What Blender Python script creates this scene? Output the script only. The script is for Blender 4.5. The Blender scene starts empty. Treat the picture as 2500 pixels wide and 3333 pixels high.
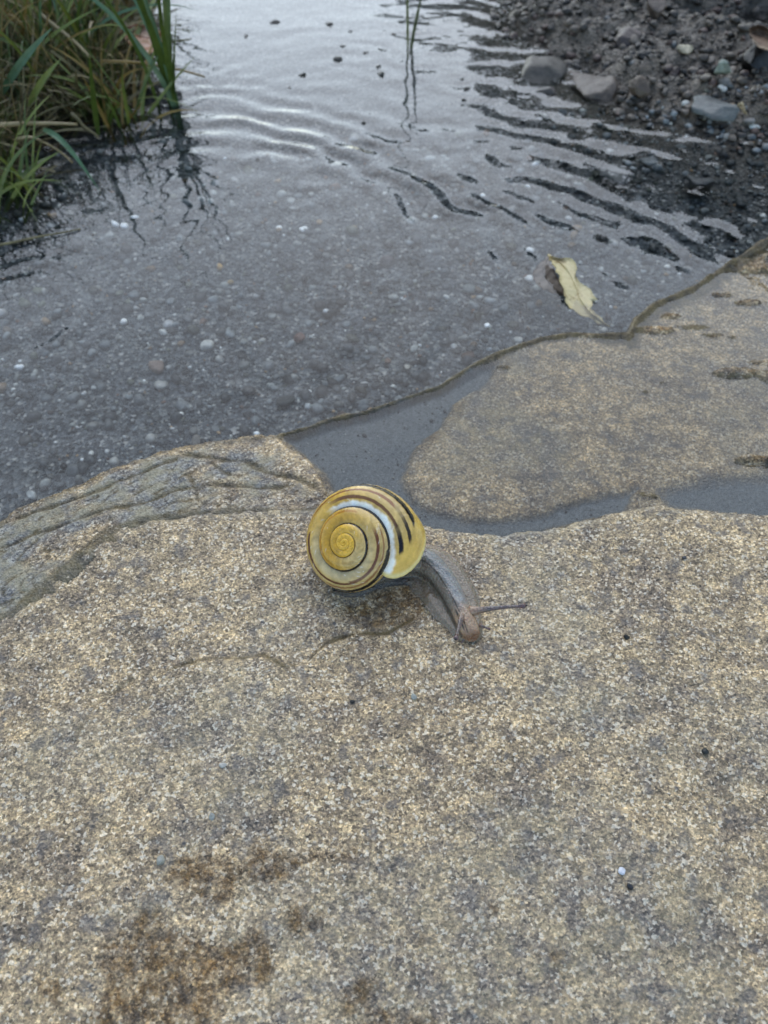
import bpy, bmesh, math, random
import numpy as np
from mathutils import Vector, Matrix

S = 0.01                                   # all lengths below are written in centimetres
R_ = math.radians
sc = bpy.context.scene
col = sc.collection
rnd = random.Random(7)
rng = np.random.default_rng(11)

# ------------------------------------------------------------------ camera, sky, sun, exposure
PITCH = 53.0                               # degrees below the horizon
HC = 10.7                                  # camera height above the stone, cm
FPX = 2312.0                               # focal length in pixels of the 2500 x 3333 photograph
cam_d = bpy.data.cameras.new('camera'); cam = bpy.data.objects.new('camera', cam_d); col.objects.link(cam)
cam.location = (0, 0, HC * S); cam.rotation_euler = (R_(90 - PITCH), 0, 0)
cam_d.sensor_fit = 'HORIZONTAL'; cam_d.sensor_width = 36.0; cam_d.lens = 36.0 * FPX / 2500
cam_d.clip_start = 0.005; cam_d.clip_end = 2000
cam_d.dof.use_dof = True; cam_d.dof.focus_distance = 0.115; cam_d.dof.aperture_fstop = 40.0
sc.camera = cam

SUN_EL, SUN_AZ = 40.0, 0.0                # azimuth measured from +Y towards +X
world = bpy.data.worlds.new('World'); sc.world = world; world.use_nodes = True
wn = world.node_tree.nodes; wl = world.node_tree.links
sky = wn.new('ShaderNodeTexSky'); sky.sky_type = 'NISHITA'; sky.sun_disc = False
sky.sun_elevation = R_(SUN_EL); sky.sun_rotation = R_(SUN_AZ)
sky.air_density = 1.2; sky.dust_density = 0.15; sky.ozone_density = 0.2
wl.new(sky.outputs[0], wn['Background'].inputs[0]); wn['Background'].inputs[1].default_value = 0.13
sun_d = bpy.data.lights.new('sun', 'SUN'); sun = bpy.data.objects.new('sun', sun_d); col.objects.link(sun)
sun_d.energy = 1.35; sun_d.angle = R_(82); sun_d.color = (1.0, 0.97, 0.89)
sd = Vector((math.sin(R_(SUN_AZ)) * math.cos(R_(SUN_EL)), math.cos(R_(SUN_AZ)) * math.cos(R_(SUN_EL)), math.sin(R_(SUN_EL))))
sun.rotation_euler = sd.to_track_quat('Z', 'Y').to_euler(); sun.location = sd * 3
sc.view_settings.view_transform = 'Standard'; sc.view_settings.look = 'None'
sc.view_settings.gamma = 1; sc.view_settings.use_curve_mapping = False
sc.view_settings.exposure = 0.97
sc.render.engine = 'CYCLES'
sc.cycles.max_bounces = 8; sc.cycles.transparent_max_bounces = 12

# ------------------------------------------------------------------ helpers
FWD = np.array([0, math.cos(R_(PITCH)), -math.sin(R_(PITCH))])
UPV = np.array([0, math.sin(R_(PITCH)), math.cos(R_(PITCH))])
RGT = np.array([1.0, 0, 0]); EYE = np.array([0, 0, HC])

def ray(px, py):
    return FWD + RGT * ((px - 1250) / FPX) - UPV * ((py - 1666.5) / FPX)
def at(px, py, z=0.0):
    """point (cm) at height z seen at pixel px, py of the photograph"""
    d = ray(px, py); t = (z - HC) / d[2]
    return EYE + d * t
def at_depth(px, py, dep):
    return EYE + ray(px, py) * dep
def wpoly(pts, z):
    return np.array([at(x, y, z)[:2] for x, y in pts])

_tab = np.random.default_rng(5).random((256, 256))
def vnoise(x, y, seed=0):
    x = x + seed * 17.31; y = y + seed * 9.73
    xi = np.floor(x).astype(np.int64); yi = np.floor(y).astype(np.int64)
    fx = x - xi; fy = y - yi
    fx = fx * fx * fx * (fx * (fx * 6 - 15) + 10); fy = fy * fy * fy * (fy * (fy * 6 - 15) + 10)
    g = lambda i, j: _tab[(i + seed * 31) % 256, (j + seed * 57) % 256]
    a = g(xi, yi) * (1 - fx) + g(xi + 1, yi) * fx
    b = g(xi, yi + 1) * (1 - fx) + g(xi + 1, yi + 1) * fx
    return (a * (1 - fy) + b * fy) * 2 - 1
def fbm(x, y, wl=1.0, octv=4, seed=0, gain=0.5, rot=0.6):
    s = 0; a = 1.0; n = 0; X = x / wl; Y = y / wl
    for k in range(octv):
        s = s + a * vnoise(X, Y, seed + k * 3); n += a; a *= gain
        X, Y = (X * math.cos(rot) - Y * math.sin(rot)) * 2.03, (X * math.sin(rot) + Y * math.cos(rot)) * 2.03
    return s / n
def sstep(e0, e1, v):
    t = np.clip((v - e0) / (e1 - e0), 0, 1); return t * t * (3 - 2 * t)
def sdf(poly, x, y):
    """signed distance to a closed polygon, positive inside"""
    d = np.full(x.shape, 1e9); ins = np.zeros(x.shape, bool)
    n = len(poly)
    for i in range(n):
        ax, ay = poly[i]; bx, by = poly[(i + 1) % n]
        ex, ey = bx - ax, by - ay; L = ex * ex + ey * ey + 1e-12
        t = np.clip(((x - ax) * ex + (y - ay) * ey) / L, 0, 1)
        d = np.minimum(d, (x - ax - t * ex) ** 2 + (y - ay - t * ey) ** 2)
        c = ((ay > y) != (by > y)) & (x < (bx - ax) * (y - ay) / (by - ay + 1e-12) + ax)
        ins ^= c
    d = np.sqrt(d); return np.where(ins, d, -d)
def ldist(poly, x, y):
    d = np.full(x.shape, 1e9); tt = np.zeros(x.shape)
    for i in range(len(poly) - 1):
        ax, ay = poly[i]; bx, by = poly[i + 1]
        ex, ey = bx - ax, by - ay; L = ex * ex + ey * ey + 1e-12
        t = np.clip(((x - ax) * ex + (y - ay) * ey) / L, 0, 1)
        q = (x - ax - t * ex) ** 2 + (y - ay - t * ey) ** 2
        tt = np.where(q < d, i + t, tt); d = np.minimum(d, q)
    return np.sqrt(d), tt / (len(poly) - 1)

def props(o, label=None, cat=None, group=None, kind=None):
    if label: o['label'] = label
    if cat: o['category'] = cat
    if group: o['group'] = group
    if kind: o['kind'] = kind
    return o
def empty(name, loc, **k):
    o = bpy.data.objects.new(name, None); o.empty_display_size = 0.005; o.location = Vector(loc) * S
    col.objects.link(o); return props(o, **k)
def mesh_np(name, V, F, mat, parent=None, smooth=True, attrs=None, origin=None, **k):
    """V in cm, world coordinates; F int array (n,3|4)"""
    V = np.asarray(V, float); F = np.asarray(F)
    org = np.array(origin if origin is not None else (0, 0, 0), float)
    me = bpy.data.meshes.new(name)
    m = F.shape[1]
    me.vertices.add(len(V)); me.vertices.foreach_set('co', ((V - org) * S).astype(np.float32).ravel())
    me.loops.add(F.size); me.loops.foreach_set('vertex_index', F.astype(np.int32).ravel())
    me.polygons.add(len(F)); me.polygons.foreach_set('loop_start', np.arange(0, F.size, m, dtype=np.int32))
    me.polygons.foreach_set('use_smooth', np.full(len(F), smooth))
    me.update(calc_edges=True); me.validate()
    if mat: me.materials.append(mat)
    for an, av in (attrs or {}).items():
        a = me.color_attributes.new(an, 'FLOAT_COLOR', 'POINT')
        c = np.ones((len(V), 4), np.float32); av = np.asarray(av)
        c[:, :av.shape[1]] = av; a.data.foreach_set('color', c.ravel())
    o = bpy.data.objects.new(name, me); col.objects.link(o)
    if parent is not None:
        o.parent = parent; o.location = Vector(org) * S - parent.location
    else: o.location = Vector(org) * S
    return props(o, **k)
def grid_faces(nx, ny, closed_u=False):
    i = np.arange(nx - 1)[:, None]; j = np.arange(ny if closed_u else ny - 1)[None, :]
    a = i * ny + j; b = i * ny + (j + 1) % ny
    return np.stack([a, a + ny, b + ny, b], -1).reshape(-1, 4)
def axis(segs):
    out = [segs[0][0]]
    for a, b, h in segs:
        n = max(1, int(round((b - a) / h))); out += list(np.linspace(a, b, n + 1)[1:])
    return np.array(out)

# ---- node helper
class NT:
    def __init__(s, name):
        s.m = bpy.data.materials.new(name); s.m.use_nodes = True; s.t = s.m.node_tree; s.n = s.t.nodes; s.l = s.t.links
        s.b = s.n['Principled BSDF']; s.out = s.n['Material Output']
        tc = s.n.new('ShaderNodeNewGeometry'); mp = s.n.new('ShaderNodeVectorMath'); mp.operation = 'SCALE'
        mp.inputs[3].default_value = 100.0; s.l.new(tc.outputs['Position'], mp.inputs[0]); s.P = mp.outputs[0]
    def set(s, sock, v):
        if hasattr(v, 'is_output') or isinstance(v, bpy.types.NodeSocket): s.l.new(v, sock)
        else:
            if isinstance(v, (tuple, list)) and len(v) == 3 and sock.type == 'RGBA': v = (*v, 1)
            sock.default_value = v
    def node(s, typ, ins=None, **a):
        n = s.n.new(typ)
        for k, v in a.items(): setattr(n, k, v)
        for k, v in (ins or {}).items(): s.set(n.inputs[k], v)
        return n
    def noise(s, scale, detail=3, rough=0.55, vec=None, dist=0.0):
        return s.node('ShaderNodeTexNoise', {'Vector': vec or s.P, 'Scale': scale, 'Detail': detail, 'Roughness': rough, 'Distortion': dist}).outputs[0]
    def voro(s, scale, out='Distance', vec=None, feature='F1', rnd=1.0):
        return s.node('ShaderNodeTexVoronoi', {'Vector': vec or s.P, 'Scale': scale, 'Randomness': rnd}, feature=feature).outputs[out]
    def ramp(s, fac, stops, interp='LINEAR'):
        n = s.n.new('ShaderNodeValToRGB'); s.set(n.inputs[0], fac); cr = n.color_ramp; cr.interpolation = interp
        while len(cr.elements) < len(stops): cr.elements.new(0.5)
        for e, (p, c) in zip(cr.elements, stops):
            e.position = p; e.color = (c, c, c, 1) if isinstance(c, (int, float)) else (*c, 1)
        return n.outputs[0]
    def mix(s, f, a, b, mode='MIX'):
        n = s.n.new('ShaderNodeMix'); n.data_type = 'RGBA'; n.blend_type = mode; n.clamp_factor = True
        s.set(n.inputs[0], f); s.set(n.inputs[6], a); s.set(n.inputs[7], b); return n.outputs[2]
    def math(s, op, a, b=0.0, c=None):
        n = s.n.new('ShaderNodeMath'); n.operation = op; s.set(n.inputs[0], a); s.set(n.inputs[1], b)
        if c is not None: s.set(n.inputs[2], c)
        return n.outputs[0]
    def attr(s, name):
        n = s.n.new('ShaderNodeAttribute'); n.attribute_name = name; return n
    def sep(s, c):
        n = s.n.new('ShaderNodeSeparateColor'); s.set(n.inputs[0], c); return n.outputs
    def bump(s, h, strength=0.5, dist=0.05, normal=None):
        n = s.n.new('ShaderNodeBump'); n.inputs['Strength'].default_value = strength; n.inputs['Distance'].default_value = dist * S
        s.set(n.inputs['Height'], h)
        if normal is not None: s.set(n.inputs['Normal'], normal)
        return n.outputs[0]
    def bsdf(s, **k):
        for a, v in k.items(): s.set(s.b.inputs[a.replace('_', ' ')], v)
        return s.m

# ------------------------------------------------------------------ materials
def mat_stone(name):
    t = NT(name)
    m = t.sep(t.attr('mask').outputs[0])                 # R stain and painted snail contact shade, G silt, B grey layer
    patch = t.noise(0.55, 5, 0.6); patch2 = t.noise(2.2, 4, 0.6)
    wv = t.node('ShaderNodeVectorMath', {0: t.P, 1: t.node('ShaderNodeVectorMath', {0: t.node('ShaderNodeTexNoise', {'Vector': t.P, 'Scale': 22, 'Detail': 2}).outputs[1], 3: 0.07}, operation='SCALE').outputs[0]}, operation='ADD').outputs[0]
    g1v = t.sep(t.voro(26, 'Color', wv))[0]; g4v = t.sep(t.voro(50, 'Color', wv))[0]
    g2 = t.noise(26, 2, 0.6); g3 = t.noise(9, 3, 0.65)
    base = t.ramp(t.math('ADD', t.math('MULTIPLY', patch, 0.6), t.math('MULTIPLY', patch2, 0.4)),
                  [(0.38, (0.27, 0.205, 0.142)), (0.5, (0.455, 0.34, 0.205)), (0.6, (0.56, 0.415, 0.245))])
    base = t.mix(0.85, base, t.ramp(g1v, [(0.0, (0.22, 0.22, 0.23)), (0.25, (0.64, 0.63, 0.62)), (0.62, (1.0, 0.98, 0.95)), (0.82, (1.45, 1.45, 1.42)), (0.95, (2.3, 2.3, 2.3)), (1, (2.8, 2.8, 2.8))]), 'MULTIPLY')
    base = t.mix(0.8, base, t.ramp(g4v, [(0.0, (0.5, 0.48, 0.48)), (0.5, (0.95, 0.95, 0.95)), (0.85, (1.3, 1.27, 1.2)), (1, (2.0, 1.9, 1.7))]), 'MULTIPLY')
    base = t.mix(0.8, base, t.ramp(g3, [(0.34, (0.58, 0.58, 0.58)), (0.48, (0.95, 0.95, 0.95)), (0.7, (1.2, 1.2, 1.15))]), 'MULTIPLY')
    base = t.mix(t.ramp(g1v, [(0.84, 0.0), (0.94, 0.7)]), base, (0.66, 0.59, 0.47))
    strk = t.node('ShaderNodeMapping', {'Vector': t.P, 'Rotation': (0, 0, 0.6), 'Scale': (1.0, 2.6, 1.0)}).outputs[0]
    base = t.mix(0.75, base, t.ramp(t.noise(1.3, 5, 0.68, strk), [(0.36, (0.66, 0.66, 0.68)), (0.5, (1, 1, 1)), (0.68, (1.22, 1.18, 1.08))]), 'MULTIPLY')
    base = t.mix(t.ramp(t.noise(2.8, 3, 0.55), [(0.56, 0.0), (0.66, 0.6)]), base, (0.13, 0.115, 0.105))
    spot = t.ramp(t.voro(2.6, 'Distance'), [(0.05, 1.0), (0.11, 0.0)])
    spot = t.math('MULTIPLY', spot, t.ramp(t.sep(t.voro(2.6, 'Color'))[1], [(0.72, 0.0), (0.8, 1.0)]))
    base = t.mix(t.math('MULTIPLY', spot, 0.75), base, (0.06, 0.062, 0.07))
    grey = t.mix(0.8, (0.22, 0.205, 0.185), t.ramp(g1v, [(0, (0.3, 0.3, 0.33)), (0.6, (1, 1, 1)), (1, (2.2, 2.2, 2.0))]), 'MULTIPLY')
    grey = t.mix(t.ramp(patch2, [(0.42, 0.0), (0.58, 0.7)]), grey, (0.33, 0.28, 0.17))
    c = t.mix(m[2], base, grey)
    silt = t.mix(t.ramp(t.noise(14, 3, 0.7), [(0.35, 0.0), (0.7, 1.0)]), t.mix(t.ramp(patch2, [(0.35, 0.0), (0.65, 1.0)]), (0.08, 0.093, 0.10), (0.125, 0.135, 0.135)), (0.21, 0.225, 0.225))
    silt = t.mix(t.ramp(t.voro(9, 'Distance'), [(0.06, 0.8), (0.14, 0.0)]), silt, t.mix(t.sep(t.voro(9, 'Color'))[0], (0.03, 0.03, 0.035), (0.42, 0.42, 0.40)))
    c = t.mix(m[1], c, silt)
    dk = t.sep(t.attr('seam').outputs[0])[0]
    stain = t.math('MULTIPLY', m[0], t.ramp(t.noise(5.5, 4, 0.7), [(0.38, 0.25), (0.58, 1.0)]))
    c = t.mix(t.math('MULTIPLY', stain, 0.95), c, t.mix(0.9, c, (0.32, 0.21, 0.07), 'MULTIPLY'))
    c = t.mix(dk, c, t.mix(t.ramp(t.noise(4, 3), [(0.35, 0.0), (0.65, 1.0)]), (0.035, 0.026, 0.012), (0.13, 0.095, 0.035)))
    h = t.math('ADD', t.math('MULTIPLY', t.voro(21, 'Distance'), 0.8), t.math('MULTIPLY', g2, 0.7))
    nrm = t.bump(h, 0.75, 0.035, t.bump(t.noise(6, 3, 0.6), 0.5, 0.06))
    rough = t.ramp(g2, [(0.35, 0.2), (0.65, 0.45)])
    t.bsdf(Base_Color=c, Roughness=rough, Normal=nrm, Specular_IOR_Level=0.35)
    return t.m

def mat_ground():
    t = NT('bed')
    m = t.sep(t.attr('mask').outputs[0])                 # R soil bank, G mud
    v = t.sep(t.voro(11, 'Color'))[0]
    sand = t.ramp(v, [(0, (0.025, 0.03, 0.033)), (0.4, (0.085, 0.096, 0.102)), (0.8, (0.19, 0.205, 0.21)), (0.94, (0.30, 0.30, 0.28)), (1, (0.6, 0.58, 0.54))])
    sand = t.mix(0.7, sand, t.ramp(t.noise(1.1, 4, 0.6), [(0.3, (0.7, 0.72, 0.78)), (0.7, (1.25, 1.2, 1.12))]), 'MULTIPLY')
    soil = t.ramp(t.noise(2.5, 5, 0.7), [(0.3, (0.012, 0.010, 0.007)), (0.55, (0.04, 0.03, 0.017)), (0.75, (0.05, 0.06, 0.02))])
    mud = t.ramp(t.noise(3.2, 5, 0.7), [(0.3, (0.045, 0.037, 0.027)), (0.5, (0.105, 0.085, 0.062)), (0.72, (0.19, 0.15, 0.11))])
    c = t.mix(m[1], t.mix(m[0], sand, soil), mud)
    h = t.math('ADD', t.voro(11, 'Distance'), t.noise(5, 4, 0.7))
    t.bsdf(Base_Color=c, Roughness=t.ramp(t.noise(4, 3), [(0.35, 0.25), (0.65, 0.6)]), Normal=t.bump(h, 0.8, 0.12))
    return t.m

def mat_pebbles():
    t = NT('gravel_stones')
    a = t.attr('tint').outputs[0]
    c = t.mix(0.7, a, t.ramp(t.noise(9, 4, 0.7), [(0.3, (0.6, 0.6, 0.6)), (0.7, (1.35, 1.35, 1.35))]), 'MULTIPLY')
    c = t.mix(0.8, c, t.ramp(t.noise(1.6, 5, 0.7), [(0.34, (0.45, 0.43, 0.40)), (0.66, (1.35, 1.3, 1.2))]), 'MULTIPLY')
    t.bsdf(Base_Color=c, Roughness=0.38, Normal=t.bump(t.noise(12, 4, 0.7), 0.7, 0.04))
    return t.m

def mat_plain(name, c1, c2, rough=0.5, scale=8, **k):
    t = NT(name)
    c = t.mix(t.ramp(t.noise(scale, 4, 0.65), [(0.35, 0.0), (0.65, 1.0)]), c1, c2)
    t.bsdf(Base_Color=c, Roughness=rough, Normal=t.bump(t.noise(scale * 2.5, 3), 0.4, 0.02), **k)
    return t.m

def mat_water():
    t = NT('water_surface')
    t.n.remove(t.b)
    nrm = t.bump(t.noise(1.6, 2, 0.5), 0.05, 0.12)
    fr = t.node('ShaderNodeFresnel', {'IOR': 1.333, 'Normal': nrm})
    tr = t.node('ShaderNodeBsdfTransparent', {'Color': (0.93, 0.95, 0.94)})
    df = t.node('ShaderNodeBsdfDiffuse', {'Color': (0.25, 0.26, 0.27)})
    mm = t.node('ShaderNodeMixShader', {0: t.ramp(t.noise(0.35, 3), [(0.35, 0.0), (0.7, 0.02)]), 1: tr.outputs[0], 2: df.outputs[0]})
    gl = t.node('ShaderNodeBsdfGlossy', {'Color': (1, 1, 1), 'Roughness': 0.015, 'Normal': nrm})
    ms = t.node('ShaderNodeMixShader', {0: fr.outputs[0], 1: mm.outputs[0], 2: gl.outputs[0]})
    t.l.new(ms.outputs[0], t.out.inputs[0]); return t.m

def mat_shell():
    t = NT('banded_shell')
    a = t.attr('tint').outputs[0]
    c = t.mix(0.35, a, t.ramp(t.noise(14, 4, 0.7), [(0.3, (0.72, 0.68, 0.6)), (0.6, (1.1, 1.1, 1.1))]), 'MULTIPLY')
    t.bsdf(Base_Color=c, Roughness=t.ramp(t.noise(10, 3), [(0.35, 0.2), (0.7, 0.36)]), Coat_Weight=0.35, Coat_Roughness=0.05, Specular_IOR_Level=0.35,
           Subsurface_Weight=0.03, Subsurface_Scale=0.001, Normal=t.bump(t.noise(30, 3, 0.7), 0.25, 0.012))
    return t.m
def mat_skin():
    t = NT('snail_skin')
    a = t.attr('tint').outputs[0]
    c = t.mix(0.6, a, t.ramp(t.noise(28, 3, 0.7), [(0.3, (0.6, 0.6, 0.65)), (0.65, (1.25, 1.25, 1.2))]), 'MULTIPLY')
    h = t.math('ADD', t.voro(24, 'Distance'), t.noise(30, 2))
    t.bsdf(Base_Color=c, Roughness=0.27, Coat_Weight=0.45, Coat_Roughness=0.12, Subsurface_Weight=0.25, Subsurface_Scale=0.0012,
           Normal=t.bump(h, 0.6, 0.03))
    return t.m

M_stone = mat_stone('warm_sandstone')
M_ground = mat_ground(); M_peb = mat_pebbles(); M_water = mat_water(); M_shell = mat_shell(); M_skin = mat_skin()

# ------------------------------------------------------------------ setting: levels
WATER = -0.42
A_px = [(-900, 2150), (-300, 1850), (0, 1700), (100, 1640), (280, 1575), (400, 1515), (540, 1468), (640, 1445), (740, 1432), (890, 1412), (1000, 1380), (1100, 1350),
        (1200, 1325), (1300, 1290), (1430, 1250), (1550, 1172), (1640, 1130), (1760, 1092), (1850, 1080), (1960, 1084), (2040, 1078), (2062, 1030), (2130, 980), (2250, 930), (2400, 830), (2500, 765), (2800, 600), (3400, 400)]
B_px = [(-900, 2900), (-200, 2200), (0, 2010), (130, 1910), (260, 1800), (350, 1722), (480, 1682), (640, 1662), (850, 1662), (1010, 1655), (1120, 1640), (1250, 1650),
        (1380, 1700), (1500, 1738), (1600, 1745), (1750, 1718), (1900, 1690), (2020, 1665), (2130, 1640), (2250, 1650), (2350, 1668), (2500, 1672), (2800, 1700), (3600, 1750)]
WA = wpoly(A_px, -0.40); WB = wpoly(B_px, -0.05)
o = np.argsort(WA[:, 0]); WA = WA[o]; o = np.argsort(WB[:, 0]); WB = WB[o]
def below(W, x, y):
    """roughly signed distance, positive on the camera side of the line"""
    yy = np.interp(x, W[:, 0], W[:, 1]); sl = (np.interp(x + 0.15, W[:, 0], W[:, 1]) - np.interp(x - 0.15, W[:, 0], W[:, 1])) / 0.3
    return (yy - y) / np.sqrt(1 + sl * sl)
silt1 = wpoly([(900, 1424), (1100, 1358), (1430, 1260), (1560, 1190), (1640, 1180), (1585, 1250), (1480, 1315), (1440, 1385), (1345, 1480), (1312, 1560), (1350, 1625), (1500, 1690), (1700, 1680), (1900, 1612), (2080, 1590),
               (2050, 1680), (1800, 1730), (1600, 1790), (1400, 1760), (1150, 1700), (1085, 1645), (1060, 1590), (1015, 1512), (950, 1468)], -0.5)
silt2 = wpoly([(2120, 1610), (2200, 1575), (2330, 1550), (2700, 1540), (2700, 1720), (2330, 1680), (2180, 1660)], -0.5)
stains_and_shade = [wpoly(p, 0) for p in ([(520, 2870), (560, 2790), (700, 2770), (790, 2790), (830, 2720), (960, 2780), (1000, 2760), (1150, 2765), (1140, 2800), (980, 2830), (900, 2890), (800, 2900), (740, 2960), (640, 2950), (600, 2900)],
    [(300, 3060), (430, 2985), (500, 2960), (560, 3040), (700, 3060), (780, 3030), (840, 3000), (880, 3080), (900, 3150), (860, 3220), (760, 3240), (720, 3420), (240, 3440), (330, 3220), (280, 3130)],
    [(930, 2950), (1060, 2960), (1070, 3030), (960, 3050)], [(1540, 2890), (1570, 2890), (1640, 2970), (1600, 2995)], [(1110, 3230), (1240, 3170), (1230, 3230), (1120, 3290)],
    [(1340, 3050), (1380, 3040), (1400, 3080), (1350, 3100)], [(1800, 3100), (1840, 3090), (1840, 3130), (1800, 3130)], [(1200, 3290), (1420, 3300), (1440, 3440), (1200, 3440)],
    [(1090, 1960), (1240, 1920), (1330, 1890), (1400, 1980), (1340, 2040), (1240, 2060), (1130, 2020)], [(120, 3170), (210, 3180), (200, 3260), (130, 3240)])]  # patch beneath the snail: brown stain that also paints in its contact shadow
crackE = wpoly([(500, 2200), (600, 2155), (690, 2140), (790, 2138), (860, 2128), (930, 2170), (1000, 2150), (1060, 2090), (1150, 2060), (1260, 2060), (1340, 2015)], 0)
crackF = wpoly([(430, 2210), (300, 2300), (240, 2420)], 0)
lumps = [(2350, 960, 0.3, 0.11, 0.1), (2440, 985, 0.35, 0.11, 0.12), (2300, 905, 0.2, 0.09, 0.08), (2180, 1030, 0.25, 0.09, 0.07), (2480, 1180, 0.35, 0.1, 0.08), (2100, 1275, 0.1, 0.07, 0.04), (1980, 1620, 0.3, 0.09, 0.06), (2440, 870, 0.75, 0.16, 0.30), (2560, 850, 0.9, 0.14, 0.4), (2130, 1075, 0.5, 0.10, 0.13), (2250, 1065, 0.5, 0.05, 0.1), (2400, 1215, 0.55, 0.16, 0.16), (2540, 1225, 0.6, 0.16, 0.2), (2450, 1500, 0.42, 0.16, 0.10), (2580, 1505, 0.5, 0.18, 0.12),
         (2240, 1618, 0.55, 0.13, 0.12), (2120, 1610, 0.3, 0.08, 0.1), (1640, 1195, 0.18, 0.11, 0.07), (2320, 1090, 0.3, 0.06, 0.07), (2160, 1245, 0.12, 0.06, 0.04), (2210, 1250, 0.1, 0.06, 0.04), (2330, 1095, 0.12, 0.06, 0.05), (2380, 1098, 0.12, 0.06, 0.05)]

def stone_xy(h):
    xs = axis([(-26, -8, 0.5), (-8, 12, h), (12, 30, 0.5)]); ys = axis([(-14, -1.5, 0.3), (-1.5, 18.5, h), (18.5, 30, 0.5)])
    X, Y = np.meshgrid(xs, ys, indexing='ij'); return xs, ys, X.ravel(), Y.ravel()

def cut_faces(F, keep):
    k = keep[F].any(axis=1); F = F[k]; used = np.zeros(len(keep), bool); used[F] = True
    idx = np.cumsum(used) - 1; return idx[F], used

STONE = {}
def stone_h(x, y):
    x = np.atleast_1d(x); y = np.atleast_1d(y)
    i = np.clip(np.searchsorted(STONE['xs'], x), 2, len(STONE['xs']) - 3); j = np.clip(np.searchsorted(STONE['ys'], y), 2, len(STONE['ys']) - 3)
    z = STONE['z']; return np.maximum.reduce([z[i - 1, j], z[i, j], z[i + 1, j], z[i, j - 1], z[i, j + 1]])
def build_upper():
    xs, ys, x, y = stone_xy(0.042)
    wob = fbm(x, y, 0.9, 4, 3) * 0.10 + fbm(x, y, 0.22, 3, 9) * 0.05
    d = below(WB, x, y) + wob
    z = 0.07 * fbm(x, y, 4, 3, 20) + 0.055 * fbm(x, y, 1.1, 4, 24) + 0.020 * fbm(x, y, 0.30, 3, 30, 0.6) + 0.012 * fbm(x, y, 0.09, 2, 37)
    z -= 0.00045 * (x * x + (y - 4) ** 2)
    dE, tE = ldist(crackE, x, y)
    sE = y - np.interp(x, crackE[:, 0], crackE[:, 1])
    fade = sstep(0.0, 0.08, tE) * sstep(2.2, 0.2, dE) * (x > crackE[0, 0]) * (x < crackE[-1, 0] + 0.3)
    z -= 0.045 * fade * sstep(-0.02, 0.03, sE + 0.05 * fbm(x, y, 0.25, 3, 71))
    z -= 0.03 * sstep(0.05, 0.0, dE + 0.03 * fbm(x, y, 0.2, 2, 77)) * sstep(0, 0.1, tE)
    dF, tF = ldist(crackF, x, y); z -= 0.03 * sstep(0.07, 0.0, dF)
    # strata: the edge breaks down in thin laminae
    lam = 0.09 * (np.floor(d / 0.16 + 0.8 * fbm(x, y, 0.7, 3, 41)) )
    edge = np.where(d < 0.5, np.clip(lam * 0.35, -0.3, 0) , 0)
    z += -0.07 * sstep(0.2, 0.02, d) * (0.5 + 0.5 * fbm(x, y, 0.8, 2, 44)) + edge * 0.4
    z -= 1.3 * sstep(0.04, -0.12, d)
    m = np.zeros((len(x), 3))
    for p in stains_and_shade:
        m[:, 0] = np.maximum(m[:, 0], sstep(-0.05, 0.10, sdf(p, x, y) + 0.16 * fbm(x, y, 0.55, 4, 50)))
    wd = 0.045 + 0.06 * fbm(x, y, 0.8, 3, 56)
    dark = 0.9 * sstep(np.maximum(wd, 0.02), 0.0, d + 0.03 * fbm(x, y, 0.25, 3, 55))
    dark = np.maximum(dark, 0.9 * sstep(0.065, 0.01, dE + 0.05 * fbm(x, y, 0.3, 2, 57)) * sstep(0, 0.1, tE))
    dark = np.maximum(dark, 0.4 * sstep(0.07, 0.0, dF))
    m[:, 2] = 0.35 * sstep(0.1, 0.6, fbm(x, y, 2.5, 4, 61) + 0.5 * sstep(4, 0, y)) + 0.5 * sstep(0.3, 0.0, d)
    F, used = cut_faces(grid_faces(len(xs), len(ys)), (d > -0.14) & (y > -14.5))
    z = np.where(d < -0.10, -1.2, z)
    STONE.update(xs=xs, ys=ys, z=z.reshape(len(xs), len(ys)))
    V = np.stack([x, y, z], 1)[used]
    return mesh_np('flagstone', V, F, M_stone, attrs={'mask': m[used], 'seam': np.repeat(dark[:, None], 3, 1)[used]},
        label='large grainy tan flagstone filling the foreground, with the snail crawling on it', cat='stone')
build_upper()

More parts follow.
